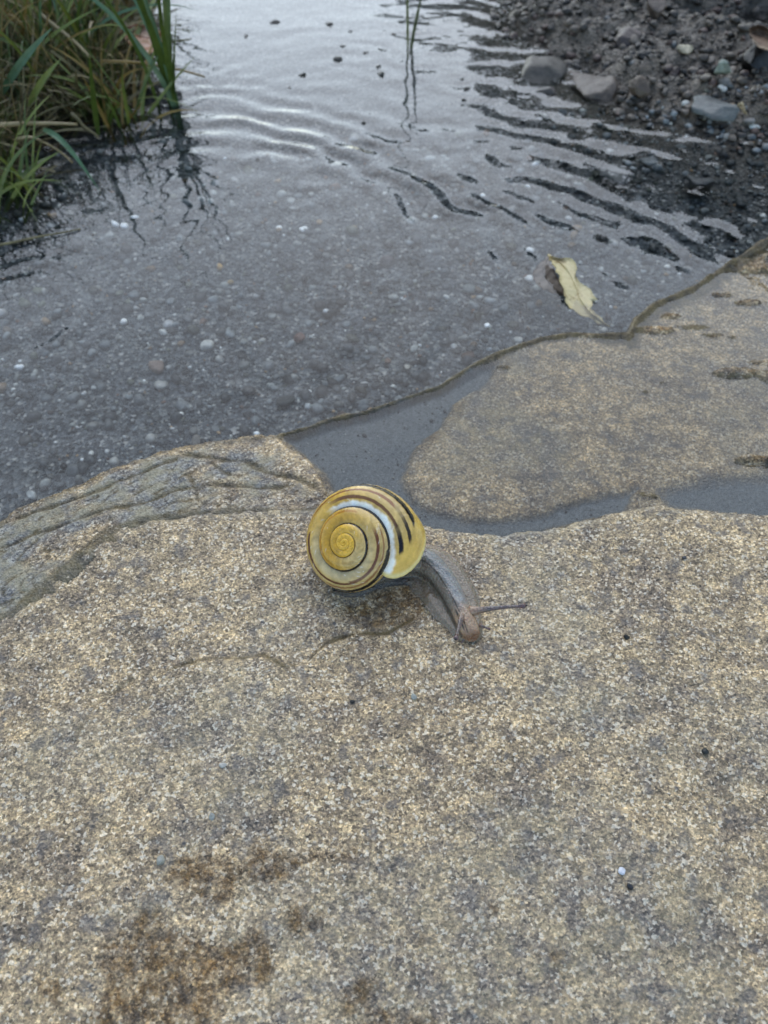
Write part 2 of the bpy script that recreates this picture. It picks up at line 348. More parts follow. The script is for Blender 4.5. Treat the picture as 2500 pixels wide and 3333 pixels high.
seams = [(wpoly(p, -0.25), w) for p, w in (([(540, 1462), (700, 1492), (800, 1502), (870, 1545), (960, 1562), (1075, 1625)], 0.07), ([(-60, 1720), (130, 1655), (290, 1606), (400, 1562), (530, 1508), (600, 1478)], 0.05),
    ([(610, 1540), (640, 1600), (650, 1655)], 0.04), ([(200, 1715), (330, 1670), (480, 1645), (580, 1600), (700, 1585), (860, 1600), (980, 1590)], 0.05), ([(680, 1500), (760, 1560), (780, 1600)], 0.035), ([(0, 1790), (120, 1740), (250, 1700)], 0.04))]
def build_lower():
    xs, ys, x, y = stone_xy(0.045)
    wob = fbm(x, y, 1.2, 4, 103) * 0.08 + fbm(x, y, 0.25, 3, 109) * 0.05
    dA = below(WA, x, y) + wob * np.where(x < at(950, 1400)[0], 1.3, 0.5)
    dB = below(WB, x, y)
    xl = at(900, 1420, -.4)[0]
    s1 = sdf(silt1, x, y) + 0.20 * fbm(x, y, 0.9, 5, 120, 0.65); s2 = sdf(silt2, x, y) + 0.06 * fbm(x, y, 0.5, 3, 121)
    sil = np.maximum(sstep(-0.02, 0.14, s1), sstep(-0.1, 0.25, s2))
    # left ledge: dry laminae stepping down from the upper layer to the water
    cx = wpoly([(890, 1405), (950, 1466), (1012, 1510), (1058, 1590), (1085, 1660), (1100, 1900), (-1500, 2600), (-1500, 1800), (300, 1200)], -0.35)
    left = sstep(-0.04, 0.06, sdf(cx, x, y) + 0.04 * fbm(x, y, 0.3, 3, 130))
    u = np.clip(dA / np.maximum(dA - dB + 0.001, 0.3), 0, 1)          # 0 at rim .. 1 at upper layer
    zl = -0.36 + 0.26 * u ** 0.8
    fold = fbm((x * 0.85 + y * 0.5) * 0.55, (y * 0.85 - x * 0.5) * 1.7, 1.1, 4, 140)
    lamv = (fold * 4.5 + u * 5.0); fr = lamv - np.floor(lamv)
    zl += 0.032 * (sstep(0.0, 0.18, fr) - fr) + 0.045 * fold + 0.02 * fbm(x, y, 0.2, 3, 150)
    # right slab: awash, rim just at the surface
    zr = WATER - 0.035 + 0.035 * fbm(x, y, 1.6, 4, 160) + 0.020 * fbm(x, y, 0.28, 3, 166) + 0.012 * fbm(x, y, 0.09, 2, 170)
    rimw = 0.10 + 0.03 * fbm(x, y, 0.6, 2, 171)
    zr += 0.10 * np.exp(-((dA - 0.10) / rimw) ** 2)
    for (px, py, rx, hh, ry) in lumps:
        c = at(px, py, WATER)
        q = ((x - c[0]) / rx) ** 2 + ((y - c[1]) / ry) ** 2
        q = q * (1 + 0.5 * fbm(x, y, 0.35, 3, 180))
        zr = np.maximum(zr, zr * 1 + hh * 0.8 * sstep(1.3, 0.5, q) * (1 + 0.5 * fbm(x, y, 0.15, 2, 186)))
    zr0 = zr
    zr = zr * (1 - sil) + (WATER - 0.17 + 0.008 * fbm(x, y, 0.3, 3, 175)) * sil
    rw = 0.19 * (1 + 0.5 * fbm(x, y, 0.7, 3, 178)); zr = np.maximum(zr, WATER + 0.05 + 0.03 * fbm(x, y, 0.35, 3, 179) - 0.30 * np.abs((dA - 0.09) / rw) ** 1.5)
    z = zr * (1 - left) + zl * left
    z -= 2.6 * sstep(0.03, -0.35, dA)
    z = np.where(dB > 0.35, np.minimum(z, -0.62), z)
    m = np.zeros((len(x), 3))
    m[:, 1] = sil * (1 - left)
    m[:, 2] = left * sstep(-0.2, 0.35, fbm(x, y, 0.9, 4, 190) + 0.35 * sstep(-2.5, -6.5, x) - 0.4 * sstep(0.5, 0.1, dA))  + (1 - left) * 0.45 * sstep(0.0, 0.5, fbm(x, y, 1.7, 3, 192))
    groove = sstep(0.80, 0.97, fr) * left
    rim = sstep(0.24, 0.06, dA) * (1 - left)
    damp = 0.75 * sstep(-0.30, -0.06, s1) * sstep(0.1, -0.02, s1) * (0.5 + 0.8 * fbm(x, y, 0.5, 3, 198)) * (1 - left)
    m[:, 0] = np.clip(np.maximum(np.maximum(np.maximum(groove, rim), damp), sstep(0.015, 0.05, z - WATER) * (1 - left)) + 0.5 * sstep(0.2, 0.0, dA) * left, 0, 1)
    sm = np.zeros_like(x)
    for P_, w_ in seams:
        ds, ts = ldist(P_, x, y); ds = ds + 0.05 * fbm(x, y, 0.3, 3, 193)
        k = sstep(w_ * 1.5, w_ * 0.3, ds) * sstep(0, 0.12, ts) * sstep(1, 0.9, ts) * left; sm = np.maximum(sm, k)
    z -= 0.04 * sm
    gv = sstep(0.72, 0.9, fr) * left * sstep(-0.1, 0.25, fbm(x, y, 1.0, 3, 195) - 0.05)
    wR = 1 + 1.5 * sstep(4.8, 5.6, x)
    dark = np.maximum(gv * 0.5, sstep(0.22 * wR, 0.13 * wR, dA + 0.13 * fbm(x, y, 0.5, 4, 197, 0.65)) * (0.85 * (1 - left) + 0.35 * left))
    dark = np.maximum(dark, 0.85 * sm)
    men = np.exp(-((z - WATER - 0.012) / 0.018) ** 2) * (1 - left) * (1 - sil) * sstep(0.35, 0.5, dA * 0 + 0.5) * sstep(0.005, 0.03, z - WATER + 0.03)
    lm = np.zeros_like(x)
    for (px, py, rx, hh, ry) in lumps:
        c = at(px, py, WATER); q = ((x - c[0]) / (rx * 1.25)) ** 2 + ((y - c[1]) / (ry * 1.25)) ** 2; lm = np.maximum(lm, sstep(1.5, 0.7, q))
    dark = np.maximum(dark, np.clip(men * lm * 1.3, 0, 0.9))
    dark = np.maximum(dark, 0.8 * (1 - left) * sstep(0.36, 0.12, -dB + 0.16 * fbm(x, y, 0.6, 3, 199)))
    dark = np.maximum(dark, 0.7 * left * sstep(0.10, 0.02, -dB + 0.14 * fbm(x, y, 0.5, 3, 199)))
    F, used = cut_faces(grid_faces(len(xs), len(ys)), (dA > -0.4) & (dB < 0.8))
    V = np.stack([x, y, z], 1)[used]
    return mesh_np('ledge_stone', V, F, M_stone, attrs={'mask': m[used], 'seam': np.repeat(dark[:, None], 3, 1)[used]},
        label='layered wet stone awash behind the flagstone, grey silty pool in its hollow', cat='stone')
build_lower()

# ------------------------------------------------------------------ pond bed, banks
bankL = wpoly([(-3000, 900), (-300, 760), (-50, 660), (60, 610), (110, 520), (130, 430), (210, 400), (330, 390), (420, 370), (450, 250), (470, 140), (520, 40), (700, -150), (1300, -480), (-3000, -500)], WATER)
mudR = wpoly([(1640, 60), (1760, 130), (1830, 180), (1930, 210), (1960, 300), (2010, 350), (2150, 380), (2320, 410), (2520, 430), (2900, 460), (4200, 400), (4200, -460), (2300, -460), (1900, -150), (1700, -20)], WATER)
ponds = wpoly([(2180, 40), (2350, 60), (2520, 30), (2520, 95), (2400, 105), (2300, 80)], WATER)
def bed_z(x, y):
    z = -1.55 + 0.10 * fbm(x, y, 5, 3, 200) + 0.05 * fbm(x, y, 0.8, 3, 205)
    dl = sdf(bankL, x, y) + 0.5 * fbm(x, y, 2.0, 4, 210); dm = sdf(mudR, x, y) + 0.5 * fbm(x, y, 1.6, 4, 214)
    z = z + 1.05 * sstep(-6.5, -0.3, dm) + 0.75 * sstep(-3.0, 0.0, dl)
    z = z + 1.4 * sstep(-0.4, 2.5, dl) + (0.62 + 0.55 * fbm(x, y, 1.3, 4, 220, 0.6) + 0.2 * fbm(x, y, 0.4, 3, 226)) * sstep(-0.3, 1.2, dm)
    z = z - 0.9 * sstep(-0.6, 0.4, sdf(ponds, x, y))
    z = z + 3.0 * sstep(28, 50, np.hypot(x, (y - 18) * 0.9))
    # a hollow under the stones
    z = z - 0.5 * sstep(0.2, 1.5, below(WA, x, y)) * (np.abs(x) < 26)
    z = np.where((below(WA, x, y) > 0.8), np.minimum(z, -1.6), z)
    return z, dl, dm
xs = axis([(-70, -17, 1.2), (-17, 18, 0.13), (18, 70, 1.2)]); ys = axis([(-40, 3, 1.2), (3, 37, 0.13), (37, 80, 1.2)])
X, Y = np.meshgrid(xs, ys, indexing='ij'); x = X.ravel(); y = Y.ravel()
z, dl, dm = bed_z(x, y)
z += 0.02 * fbm(x, y, 0.3, 2, 230)
m = np.zeros((len(x), 3)); m[:, 0] = np.maximum(sstep(-1.2, 0.3, dl), sstep(27, 33, np.hypot(x, (y - 18) * 0.9))); m[:, 1] = sstep(-6.5, 0.3, dm + 0.8 * fbm(x, y, 1.5, 3, 233)) * (1 - m[:, 0])
edge = (x < -69.9) | (x > 69.9) | (y < -39.9) | (y > 79.9)
z = np.where(edge, -6, z)
mesh_np('pond_bed', np.stack([x, y, z], 1), grid_faces(len(xs), len(ys)), M_ground, attrs={'mask': m}, kind='structure')
# ground on to the horizon
G = 30000.0
gx = axis([(-G, -1000, 5800), (-1000, 1000, 200), (1000, G, 5800)])
X, Y = np.meshgrid(gx, gx, indexing='ij'); X = X.ravel(); Y = Y.ravel()
M_far = mat_plain('meadow', (0.03, 0.045, 0.015), (0.06, 0.055, 0.03), 0.9, 0.02)
mesh_np('ground', np.stack([X, Y, -4.5 + 0 * X], 1), grid_faces(len(gx), len(gx)), M_far, kind='structure')

# ------------------------------------------------------------------ water
def ripple(x, y):
    z = np.zeros_like(x)
    for (px, py, rr_) in []:
        c = at(px, py, WATER); q = np.hypot(x - c[0], y - c[1])
        z += (0.05 if py > 300 else 0.085) * np.exp(-(q / (rr_ * (1.2 if py > 300 else 0.75))) ** 2)
    for (px, py, wl_, amp, r0, sig, ph) in RIP:
        c = at(px, py, WATER); r = np.hypot(x - c[0], y - c[1])
        r = r + 0.75 * fbm(x, y, 2.2, 3, 330 + int(px) % 7)
        z += amp * (0.75 + 0.9 * fbm(x, y, 2.6, 3, 340)) * np.sin(2 * np.pi * r / wl_ + ph) * np.exp(-((r - r0) / sig) ** 2)
    cal = sstep(10.5, 15, y)
    rightness = sstep(0, 7, x)
    z += cal * (0.010 + 0.016 * rightness) * fbm(x * 0.8, y, 1.5, 3, 300, 0.45)
    z += sstep(9, 14, y) * sstep(1, 5, x) * 0.011 * np.sin(2 * np.pi * (0.35 * x + 0.93 * y) / 1.5 + 5.0 * fbm(x, y, 3.0, 3, 310)) * np.clip(0.5 + 1.2 * fbm(x, y, 2.4, 3, 313), 0, 1.4)
    z += sstep(17, 25, y) * 0.020 * fbm(x * 0.6, y, 0.9, 3, 320) * (0.4 + 0.9 * sstep(-3, 3, x))
    z *= 0.15 + 0.85 * sstep(-0.1, 0.8, -below(WA, x, y))
    return z
RIP = [(480, 900, 1.2, 0.036, 8.3, 2.6, 0.5), (900, 1500, 1.0, 0.009, 12.5, 2.5, 0.5), (1180, 900, 0.95, 0.009, 4.6, 1.6, 0.0), (350, 330, 0.8, 0.007, 2.5, 2.2, 1.0), (1050, 330, 1.1, 0.004, 3.5, 3.0, 2.0), (60, 1000, 0.9, 0.014, 1.8, 1.2, 0.0)]
xs = axis([(-60, -18, 1.5), (-18, 19, 0.11), (19, 60, 1.5)]); ys = axis([(-30, 5, 1.5), (5, 38, 0.11), (38, 75, 1.5)])
X, Y = np.meshgrid(xs, ys, indexing='ij'); x = X.ravel(); y = Y.ravel()
z = WATER + ripple(x, y)
F = grid_faces(len(xs), len(ys))
# the sheet stops beneath the flagstone
F, used = cut_faces(F, (below(WB, x, y) < 0.7))
mesh_np('water', np.stack([x, y, z], 1)[used], F, M_water, kind='structure')

# ------------------------------------------------------------------ stones (deformed icospheres)
def ico(sub):
    bm = bmesh.new(); bmesh.ops.create_icosphere(bm, subdivisions=sub, radius=1.0)
    V = np.array([v.co[:] for v in bm.verts]); F = np.array([[v.index for v in f.verts] for f in bm.faces]); bm.free(); return V, F
ICO = {1: ico(1), 2: ico(2), 3: ico(3), 5: ico(5)}
PAL = [((0.095, 0.108, 0.116), 30), ((0.16, 0.175, 0.182), 26), ((0.035, 0.04, 0.043), 26), ((0.27, 0.28, 0.27), 14), ((0.42, 0.42, 0.40), 7), ((0.75, 0.76, 0.76), 3.0), ((0.26, 0.17, 0.09), 2), ((0.13, 0.075, 0.05), 3), ((0.09, 0.10, 0.075), 5)]
PC = np.array([p[0] for p in PAL]); PW = np.array([p[1] for p in PAL], float); PW /= PW.sum()
def stone_verts(sub, r, c, seed, flat=0.65, ang=0.35):
    g = np.random.default_rng(seed); V, F = ICO[sub]
    V = V.copy()
    for _ in range(5 if ang < 0.4 else 12):  # chop facets
        n = g.normal(size=3); n /= np.linalg.norm(n); dcut = g.uniform(0.5, 0.9) if ang < 0.4 else g.uniform(0.5, 0.85)
        q = V @ n; V -= np.outer(np.maximum(q - dcut, 0) * 0.9, n)
    V *= 1 + 0.10 * np.sin(V[:, [1, 2, 0]] * 3 + g.uniform(0, 6, 3))
    V *= np.array([1, g.uniform(0.65, 1.0), flat * g.uniform(0.75, 1.15)])
    a = g.uniform(0, 6.28); ca, sa = math.cos(a), math.sin(a)
    V = V @ np.array([[ca, -sa, 0], [sa, ca, 0], [0, 0, 1]]).T
    tl = g.uniform(-0.3, 0.3); V = V @ np.array([[1, 0, 0], [0, math.cos(tl), -math.sin(tl)], [0, math.sin(tl), math.cos(tl)]]).T
    return V * r + np.array(c), F
def scatter(name, pts, radii, sub, mat, cols, flat=0.65, sink=0.2, **k):
    VV, FF, CC, off = [], [], [], 0
    protos = [stone_verts(sub, 1.0, (0, 0, 0), s, flat) for s in range(24)]
    for i, (p, r) in enumerate(zip(pts, radii)):
        V, F = protos[rng.integers(24)]
        a = rng.uniform(0, 6.28); ca, sa = math.cos(a) * r, math.sin(a) * r
        W = np.empty_like(V); W[:, 0] = V[:, 0] * ca - V[:, 1] * sa + p[0]; W[:, 1] = V[:, 0] * sa + V[:, 1] * ca + p[1]; W[:, 2] = V[:, 2] * r + p[2] + r * (flat - sink) * 0.6
        VV.append(W); FF.append(F + off); off += len(V); CC.append(np.repeat(cols[i][None], len(V), 0))
    return mesh_np(name, np.concatenate(VV), np.concatenate(FF), mat, attrs={'tint': np.concatenate(CC)}, **k)

# gravel over the bed: finer towards the back
def gravel(n, ybox, rlo, rhi, power, sub, name, xr=15, **k):
    gx = rng.uniform(-xr, xr, n); gy = ybox[0] + (ybox[1] - ybox[0]) * rng.random(n) ** 1.3
    zz, dl, dm = bed_z(gx, gy)
    ok = (below(WA, gx, gy) < 0.25) & (dl < 0.4) & (np.abs(gx) < 0.62 * gy + 1.5) & (dm < 2.5)
    gx, gy, zz = gx[ok], gy[ok], zz[ok]
    r = rlo * (rhi / rlo) ** (rng.random(len(gx)) ** power)
    c = PC[rng.choice(len(PC), len(gx), p=PW)] * rng.uniform(0.4, 1.9, (len(gx), 1)) ** 1.3
    scatter(name, np.stack([gx, gy, zz], 1), r, sub, M_peb, c, kind='stuff', label=k['label'], cat=k['cat'])
gravel(21000, (5.5, 24), 0.03, 0.075, 1.6, 1, 'coarse_sand', label='dark grey grit covering the bed of the puddle', cat='grit')
gravel(8500, (5.0, 26), 0.055, 0.21, 2.3, 2, 'gravel', label='loose grey gravel on the puddle bed behind the stones', cat='gravel')

# single pebbles one can point to
def pebble(px, py, r, colr, label, zoff=None, emerge=None, z=None, seed=0, sub=3, flat=0.65, name='pebble', group=None, cat='pebble'):
    p = at(px, py, -1.4)
    if z is None:
        zz = float(bed_z(np.array([p[0]]), np.array([p[1]]))[0][0]); p = at(px, py, zz + r * 0.5); zc = zz + r * flat * 0.75
        if emerge: flat = 1.9; zc = WATER + emerge - r * flat * 0.85; p = at(px, py, WATER)
    else:
        p = at(px, py, z); zc = (z if z < -0.2 else float(stone_h(p[0], p[1])[0])) + r * flat * 0.35
    c = np.array([p[0], p[1], zc])
    V, F = stone_verts(sub, r, c, seed, flat)
    return mesh_np(name, V, F, M_peb, attrs={'tint': np.repeat(np.array([colr]), len(V), 0)}, origin=c, label=label, cat=cat, group=group)
for i, (px, py, r, c, lab) in enumerate([
    (510, 1190, 0.25, (0.34, 0.24, 0.19), 'largest pinkish pebble lying alone, left of centre'),
    (716, 868, 0.13, (0.55, 0.34, 0.12), 'larger orange pebble lying on the bed in mid puddle'),
    (750, 918, 0.10, (0.55, 0.38, 0.18), 'small pale orange pebble just below the larger orange one'),
    (308, 1263, 0.10, (0.62, 0.66, 0.66), 'bright white pebble left of and below the pinkish one'),
    (418, 1292, 0.11, (0.30, 0.33, 0.34), 'pale grey pebble between the white pebble and the ledge'),
    (1000, 1322, 0.11, (0.62, 0.66, 0.68), 'white pebble on the bed close to the thin rim of the ledge'),
    (452, 1498, 0.085, (0.7, 0.7, 0.72), 'tiny bright white pebble tight behind the layered ledge'),
    (104, 1612, 0.13, (0.55, 0.57, 0.56), 'whitish angular pebble at the lower left behind the ledge'),
    (975, 1100, 0.17, (0.17, 0.08, 0.055), 'rust red pebble in the middle of the bed'),
    (1180, 1270, 0.19, (0.05, 0.045, 0.03), 'dark olive pebble right behind the middle of the rim'),
    (1325, 1195, 0.10, (0.62, 0.58, 0.50), 'small cream pebble behind the rim beside a dark one'),
    (1260, 850, 0.24, (0.075, 0.06, 0.06), 'dark purplish pebble above the middle of the bed'),
    (1525, 940, 0.20, (0.32, 0.36, 0.36), 'pale bluish pebble left of the yellow leaf'),
    (1670, 1055, 0.17, (0.03, 0.035, 0.02), 'round dark pebble near the rim below the leaf'),
    (1555, 1030, 0.18, (0.04, 0.04, 0.025), 'dark mossy pebble to the left of the round dark one'),
    (1592, 1138, 0.08, (0.7, 0.75, 0.78), 'tiny white pebble touching the rim right of centre'),
    (930, 1305, 0.24, (0.05, 0.055, 0.055), 'blackish pebble next to the white one by the rim'),
    (560, 1075, 0.14, (0.045, 0.05, 0.05), 'dark pebble above the pinkish pebble'),
    (1330, 1068, 0.10, (0.42, 0.42, 0.38), 'oblong cream pebble on the bed right of centre'),
    (640, 1435, 0.16, (0.22, 0.2, 0.17), 'pale brown pebble wedged behind the ledge, left of the silt pool'),
    (1150, 745, 0.14, (0.42, 0.33, 0.2), 'yellowish pebble in the far middle of the bed')]):
    pebble(px, py, r, c, lab, seed=100 + i, group='single pebbles on the puddle bed')
TIPS = ['widest dark pebble tip in the bright water left of the lone grass sprig', 'dark pebble tip left of and just below the widest one', 'dark pebble tip right above the widest one in the bright water', 'dark pebble tip midway up between the widest one and the top edge', 'dark pebble tip between the widest one and the lone grass sprig', 'broad dark pebble tip near the top edge, left of the lone grass sprig', 'leftmost broad dark pebble tip near the top edge', 'leftmost dark pebble tip, nearest the bank grass in open water', "upper of two dark pebble tips just left of the grass sprig's reflection", "lower of two dark pebble tips just left of the grass sprig's reflection", 'dark pebble tip left of the base of the lone grass sprig', 'tiny dark pebble tip alone below the group in the bright water', 'tiny dark pebble tip where the bright reflection ends in mid puddle', 'tiny dark pebble tip furthest towards the left in mid puddle', 'uppermost of three dark pebble tips in a column left of the low grey brown rock', 'middle of three dark pebble tips in a column left of the low grey brown rock', 'lowest of three dark pebble tips in a column left of the low grey brown rock', 'dark pebble tip among the first dark ripples below the grey brown rock']
for i, (px, py, r_) in enumerate([(1100, 192, 0.26), (985, 243, 0.16), (1116, 150, 0.13), (1142, 102, 0.11), (1190, 172, 0.13), (1072, 78, 0.22), (895, 73, 0.24), (800, 118, 0.16), (1230, 218, 0.14), (1240, 243, 0.2), (1280, 112, 0.14), (940, 285, 0.1), (1185, 400, 0.09), (840, 520, 0.1), (1505, 258, 0.12), (1520, 290, 0.15), (1512, 325, 0.15), (1560, 468, 0.12)]):
    lab = TIPS[i]; p = at(px, py, WATER); V, F = stone_verts(3, r_, (0, 0, 0), 500 + i, 0.6); V[:, 1] *= 0.8; V = V + np.array([p[0], p[1], WATER - r_ * 0.15])
    mesh_np('pebble_tip', V, F, M_peb, attrs={'tint': np.repeat(np.array([(0.03, 0.028, 0.022)]), len(V), 0)}, origin=(p[0], p[1], WATER), label=lab, cat='pebble', group='dark pebble tips in the bright water')
for i, (px, py, r, c, lab, fl) in enumerate([
    (2038, 2076, 0.05, (0.008, 0.01, 0.009), 'black shiny speck of grit right of the snail head', 0.8),
    (2291, 2450, 0.062, (0.008, 0.011, 0.010), 'largest black glossy grit grain on the right of the flagstone', 0.8),
    (2228, 1813, 0.045, (0.04, 0.045, 0.06), 'bluish dark grain near the upper right of the flagstone', 0.7),
    (2022, 2838, 0.055, (0.55, 0.58, 0.66), 'white translucent grain at the lower right of the flagstone', 0.5),
    (2047, 2888, 0.05, (0.02, 0.022, 0.03), 'dark grain just below the white translucent grain', 0.6),
    (725, 2490, 0.055, (0.55, 0.54, 0.5), 'pale quartz grain left of the flagstone centre', 0.5),
    (690, 2660, 0.06, (0.40, 0.41, 0.38), 'dull pale grain above the brown stain', 0.4),
    (1147, 2285, 0.04, (0.012, 0.012, 0.014), 'small black grain below the snail shell', 0.7),
    (1347, 2270, 0.05, (0.38, 0.40, 0.37), 'light grey grain below the snail neck', 0.5),
    (523, 2803, 0.07, (0.33, 0.33, 0.29), 'rounded grey grain set in the left of the brown stain', 0.5)]):
    pebble(px, py, r, c, lab, z=0.0, seed=200 + i, flat=fl, name='grit_grain', group='grains of grit on the flagstone', cat='grain')
for i, (px, py, r, c, lab) in enumerate([(1187, 1420, 0.07, (0.03, 0.03, 0.03), 'dark triangular grain in the silt pool'), (1405, 1370, 0.05, (0.03, 0.03, 0.035), 'dark grain at the right of the silt pool'),
    (1448, 1340, 0.05, (0.07, 0.075, 0.08), 'grey grain at the tan edge of the silt pool'), (1640, 1690, 0.045, (0.03, 0.035, 0.04), 'dark grain at the near edge of the silt pool')]):
    pebble(px, py, r, c, lab, z=WATER - 0.16, seed=240 + i, name='grit_grain', group='grains of grit in the silt pool', cat='grain')

lo, hi = silt1.min(0), silt1.max(0)
gx = rng.uniform(lo[0], hi[0], 1500); gy = rng.uniform(lo[1], hi[1], 1500); ok = (sdf(silt1, gx, gy) > 0.12) & (below(WB, gx, gy) < -0.1); gx, gy = gx[ok], gy[ok]
gc = np.array([(0.03, 0.032, 0.035), (0.06, 0.065, 0.07), (0.5, 0.52, 0.52), (0.25, 0.25, 0.23)])[rng.choice(4, len(gx), p=[0.5, 0.25, 0.12, 0.13])]
scatter('silt_grit', np.stack([gx, gy, np.full(len(gx), WATER - 0.165)], 1), 0.012 + 0.028 * rng.random(len(gx)) ** 3, 1, M_peb, gc, kind='stuff', label='specks of dark and white grit in the silt pool', cat='grit')

# ------------------------------------------------------------------ the snail
def catmull(P, n):
    P = np.array(P, float); P = np.vstack([2 * P[0] - P[1], P, 2 * P[-1] - P[-2]]); out = []
    m = len(P) - 3
    for u in np.linspace(0, m - 1e-6, n):
        i = int(u); f = u - i; p0, p1, p2, p3 = P[i:i + 4]
        out.append(0.5 * ((2 * p1) + (-p0 + p2) * f + (2 * p0 - 5 * p1 + 4 * p2 - p3) * f * f + (-p0 + 3 * p1 - 3 * p2 + p3) * f ** 3))
    return np.array(out)

APX = (1118, 1768); APD = 11.7            # apex pixel and depth
UNIT = 0.2652 * APD / FPX                  # one unit of the shell table in cm
apex = at_depth(*APX, APD)
snail = empty('snail', (apex[0], apex[1], 0), label='snail with yellow and dark brown banded shell crawling over the tan flagstone', cat='snail')
TILT, TILTV = R_(27), R_(2)
view = -ray(*APX); view /= np.linalg.norm(view)
e1 = RGT - view * (RGT @ view); e1 /= np.linalg.norm(e1); e2 = np.cross(view, e1)
AX = view * math.cos(TILT) * math.cos(TILTV) - e1 * math.sin(TILT) + e2 * math.sin(TILTV); AX /= np.linalg.norm(AX)
SX = e1 - AX * (e1 @ AX); SX /= np.linalg.norm(SX); SY = np.cross(AX, SX)
gt = np.array([0, .25, .5, .75, 1, 1.25, 1.5, 1.75, 2, 2.25, 2.5, 2.75, 3, 3.25, 3.5, 3.75, 4, 4.25, 4.5, 4.75, 5, 5.2])
rt = np.array([22, 34, 50, 66, 82, 96, 118, 138, 162, 187, 220, 262, 312, 356, 412, 485, 560, 608, 668, 748, 905, 1015.])
cf = np.polyfit(gt, np.log(rt), 5)
def Rg(g):
    gg = np.maximum(g, -0.2); r = np.exp(np.polyval(cf, gg)); return np.where(g < 0, r * np.exp(np.minimum(g, 0) * 1.5), r)
def Zg(g):
    r = Rg(g); return 0.28 * r * (1 + 0.95 * r / 900)
GE = 5.10
NU, NV = 1500, 150
g0 = np.linspace(-0.6, GE, NU); v = np.linspace(0, 2 * np.pi, NV, endpoint=False)
def lean(v):                               # aperture plane leans: lower lip set back
    d = (np.degrees((R_(112) - v) % (2 * np.pi)));  return -0.115 * (1 - np.cos(np.radians(np.clip(d, 0, 360)))) * 0.75
def shell_pts(g, v, infl=1.0, shrink=1.0):
    r = Rg(g); rin = Rg(g - 1); a = (r - 0.60 * rin) / 2; C = r - a; b = a * 1.02
    A_ = a * infl * shrink
    rr = C + A_ * np.cos(v); dep = Zg(g) - b * infl * shrink * np.sin(v)
    rib = 1 + 0.0022 * np.sin(g * 2 * np.pi * 42 + 3 * np.sin(g * 37)) + 0.0015 * np.sin(g * 2 * np.pi * 97)
    ph = -2 * np.pi * g
    x_ = rr * np.cos(ph) * rib; y_ = rr * np.sin(ph) * rib
    return apex + UNIT * (x_[..., None] * SX + y_[..., None] * SY - dep[..., None] * AX)
GG, VV_ = np.meshgrid(g0, v, indexing='ij'); GL = GG + lean(VV_) * sstep(0.5, 3, GG)
tail = sstep(GE - 0.05, GE, GG)
P = shell_pts(GL, VV_, 1 + 0.06 * tail ** 1.5)
# rolled lip, then back inside
rings = []
for k, (dg, sh) in enumerate([(0.010, 1.075), (0.018, 1.05), (0.020, 1.01), (0.010, 0.96), (-0.03, 0.92), (-0.12, 0.92)]):
    gl = GE + dg + lean(v); rings.append(shell_pts(gl, v, 1.0, sh * 1.01))
P = np.concatenate([P, np.array(rings)], 0)
NT_ = P.shape[0]
# colour
vd = np.degrees(VV_); vd = np.where(vd > 180, vd - 360, vd)
def lin(c): c = np.array(c) / 255.0; return np.where(c < 0.04045, c / 12.92, ((c + 0.055) / 1.055) ** 2.4)
yel, och, bei, whi, dark, brn = lin((222, 174, 58)), lin((182, 138, 46)), lin((196, 168, 108)), lin((246, 240, 226)), lin((16, 4, 5)), lin((120, 58, 22))
def blend(c, c2, w): return c * (1 - w[..., None]) + c2 * w[..., None]
C_ = np.broadcast_to(yel, GG.shape + (3,)).copy()
nz = fbm(GG * 14, vd / 30, 1.0, 4, 400); nz2 = fbm(GG * 45, vd / 25, 1.0, 3, 410)
C_ = blend(C_, bei, sstep(2.75, 3.1, GG + 0.1 * nz) * sstep(3.45, 3.2, GG)); C_ = blend(C_, bei, sstep(3.6, 4.0, GG + 0.1 * nz) * 0.9)
C_ = blend(C_, och, sstep(2.2, 2.45, GG) * sstep(2.8, 2.6, GG) * 0.5); C_ = blend(C_, och, sstep(3.2, 3.4, GG) * sstep(3.95, 3.7, GG) * 0.75)
C_ = blend(C_, bei * 0.95, sstep(4.0, 4.15, GG) * sstep(4.6, 4.4, GG) * 0.8)
C_ = blend(C_, yel * 0.85, sstep(4.4, 4.6, GG) * 0.75 * sstep(4.95, 4.7, GG))
C_ = blend(C_, lin((208, 172, 84)), sstep(4.98, 5.05, GG))
whb = sstep(4.62, 4.72, GG + 0.05 * nz) * sstep(84, 93, vd + 6 * nz2) ; C_ = blend(C_, whi, whb * 0.95)
whb = sstep(3.9, 4.2, GG) * sstep(4.65, 4.5, GG) * sstep(72, 90, vd); C_ = blend(C_, lin((190, 176, 140)), whb * 0.5)
C_ *= (1 + 0.30 * nz2)[..., None]; C_ = blend(C_, och * 0.7, 0.5 * sstep(0.15, 0.6, nz) * (GG > 2) * (1 - whb))
def band(vc, w, gl, gh, strength=1.0, c=dark, wob=1.2, rel=False):
    global C_
    ww = w * (1 + 0.30 * fbm(GG * 6, vd * 0 + vc, 1, 3, 470)) * 1.35
    cen = (VS + vc) if rel else vc
    k = sstep(ww, ww * 0.75, np.abs(vd - cen - wob * fbm(GG * 3, vd * 0, 1, 2, 430 + int(abs(vc))))) * sstep(gl, gl + 0.08, GG) * sstep(gh, gh - 0.014, GG) * strength
    C_ = blend(C_, c, np.clip(k, 0, 1))
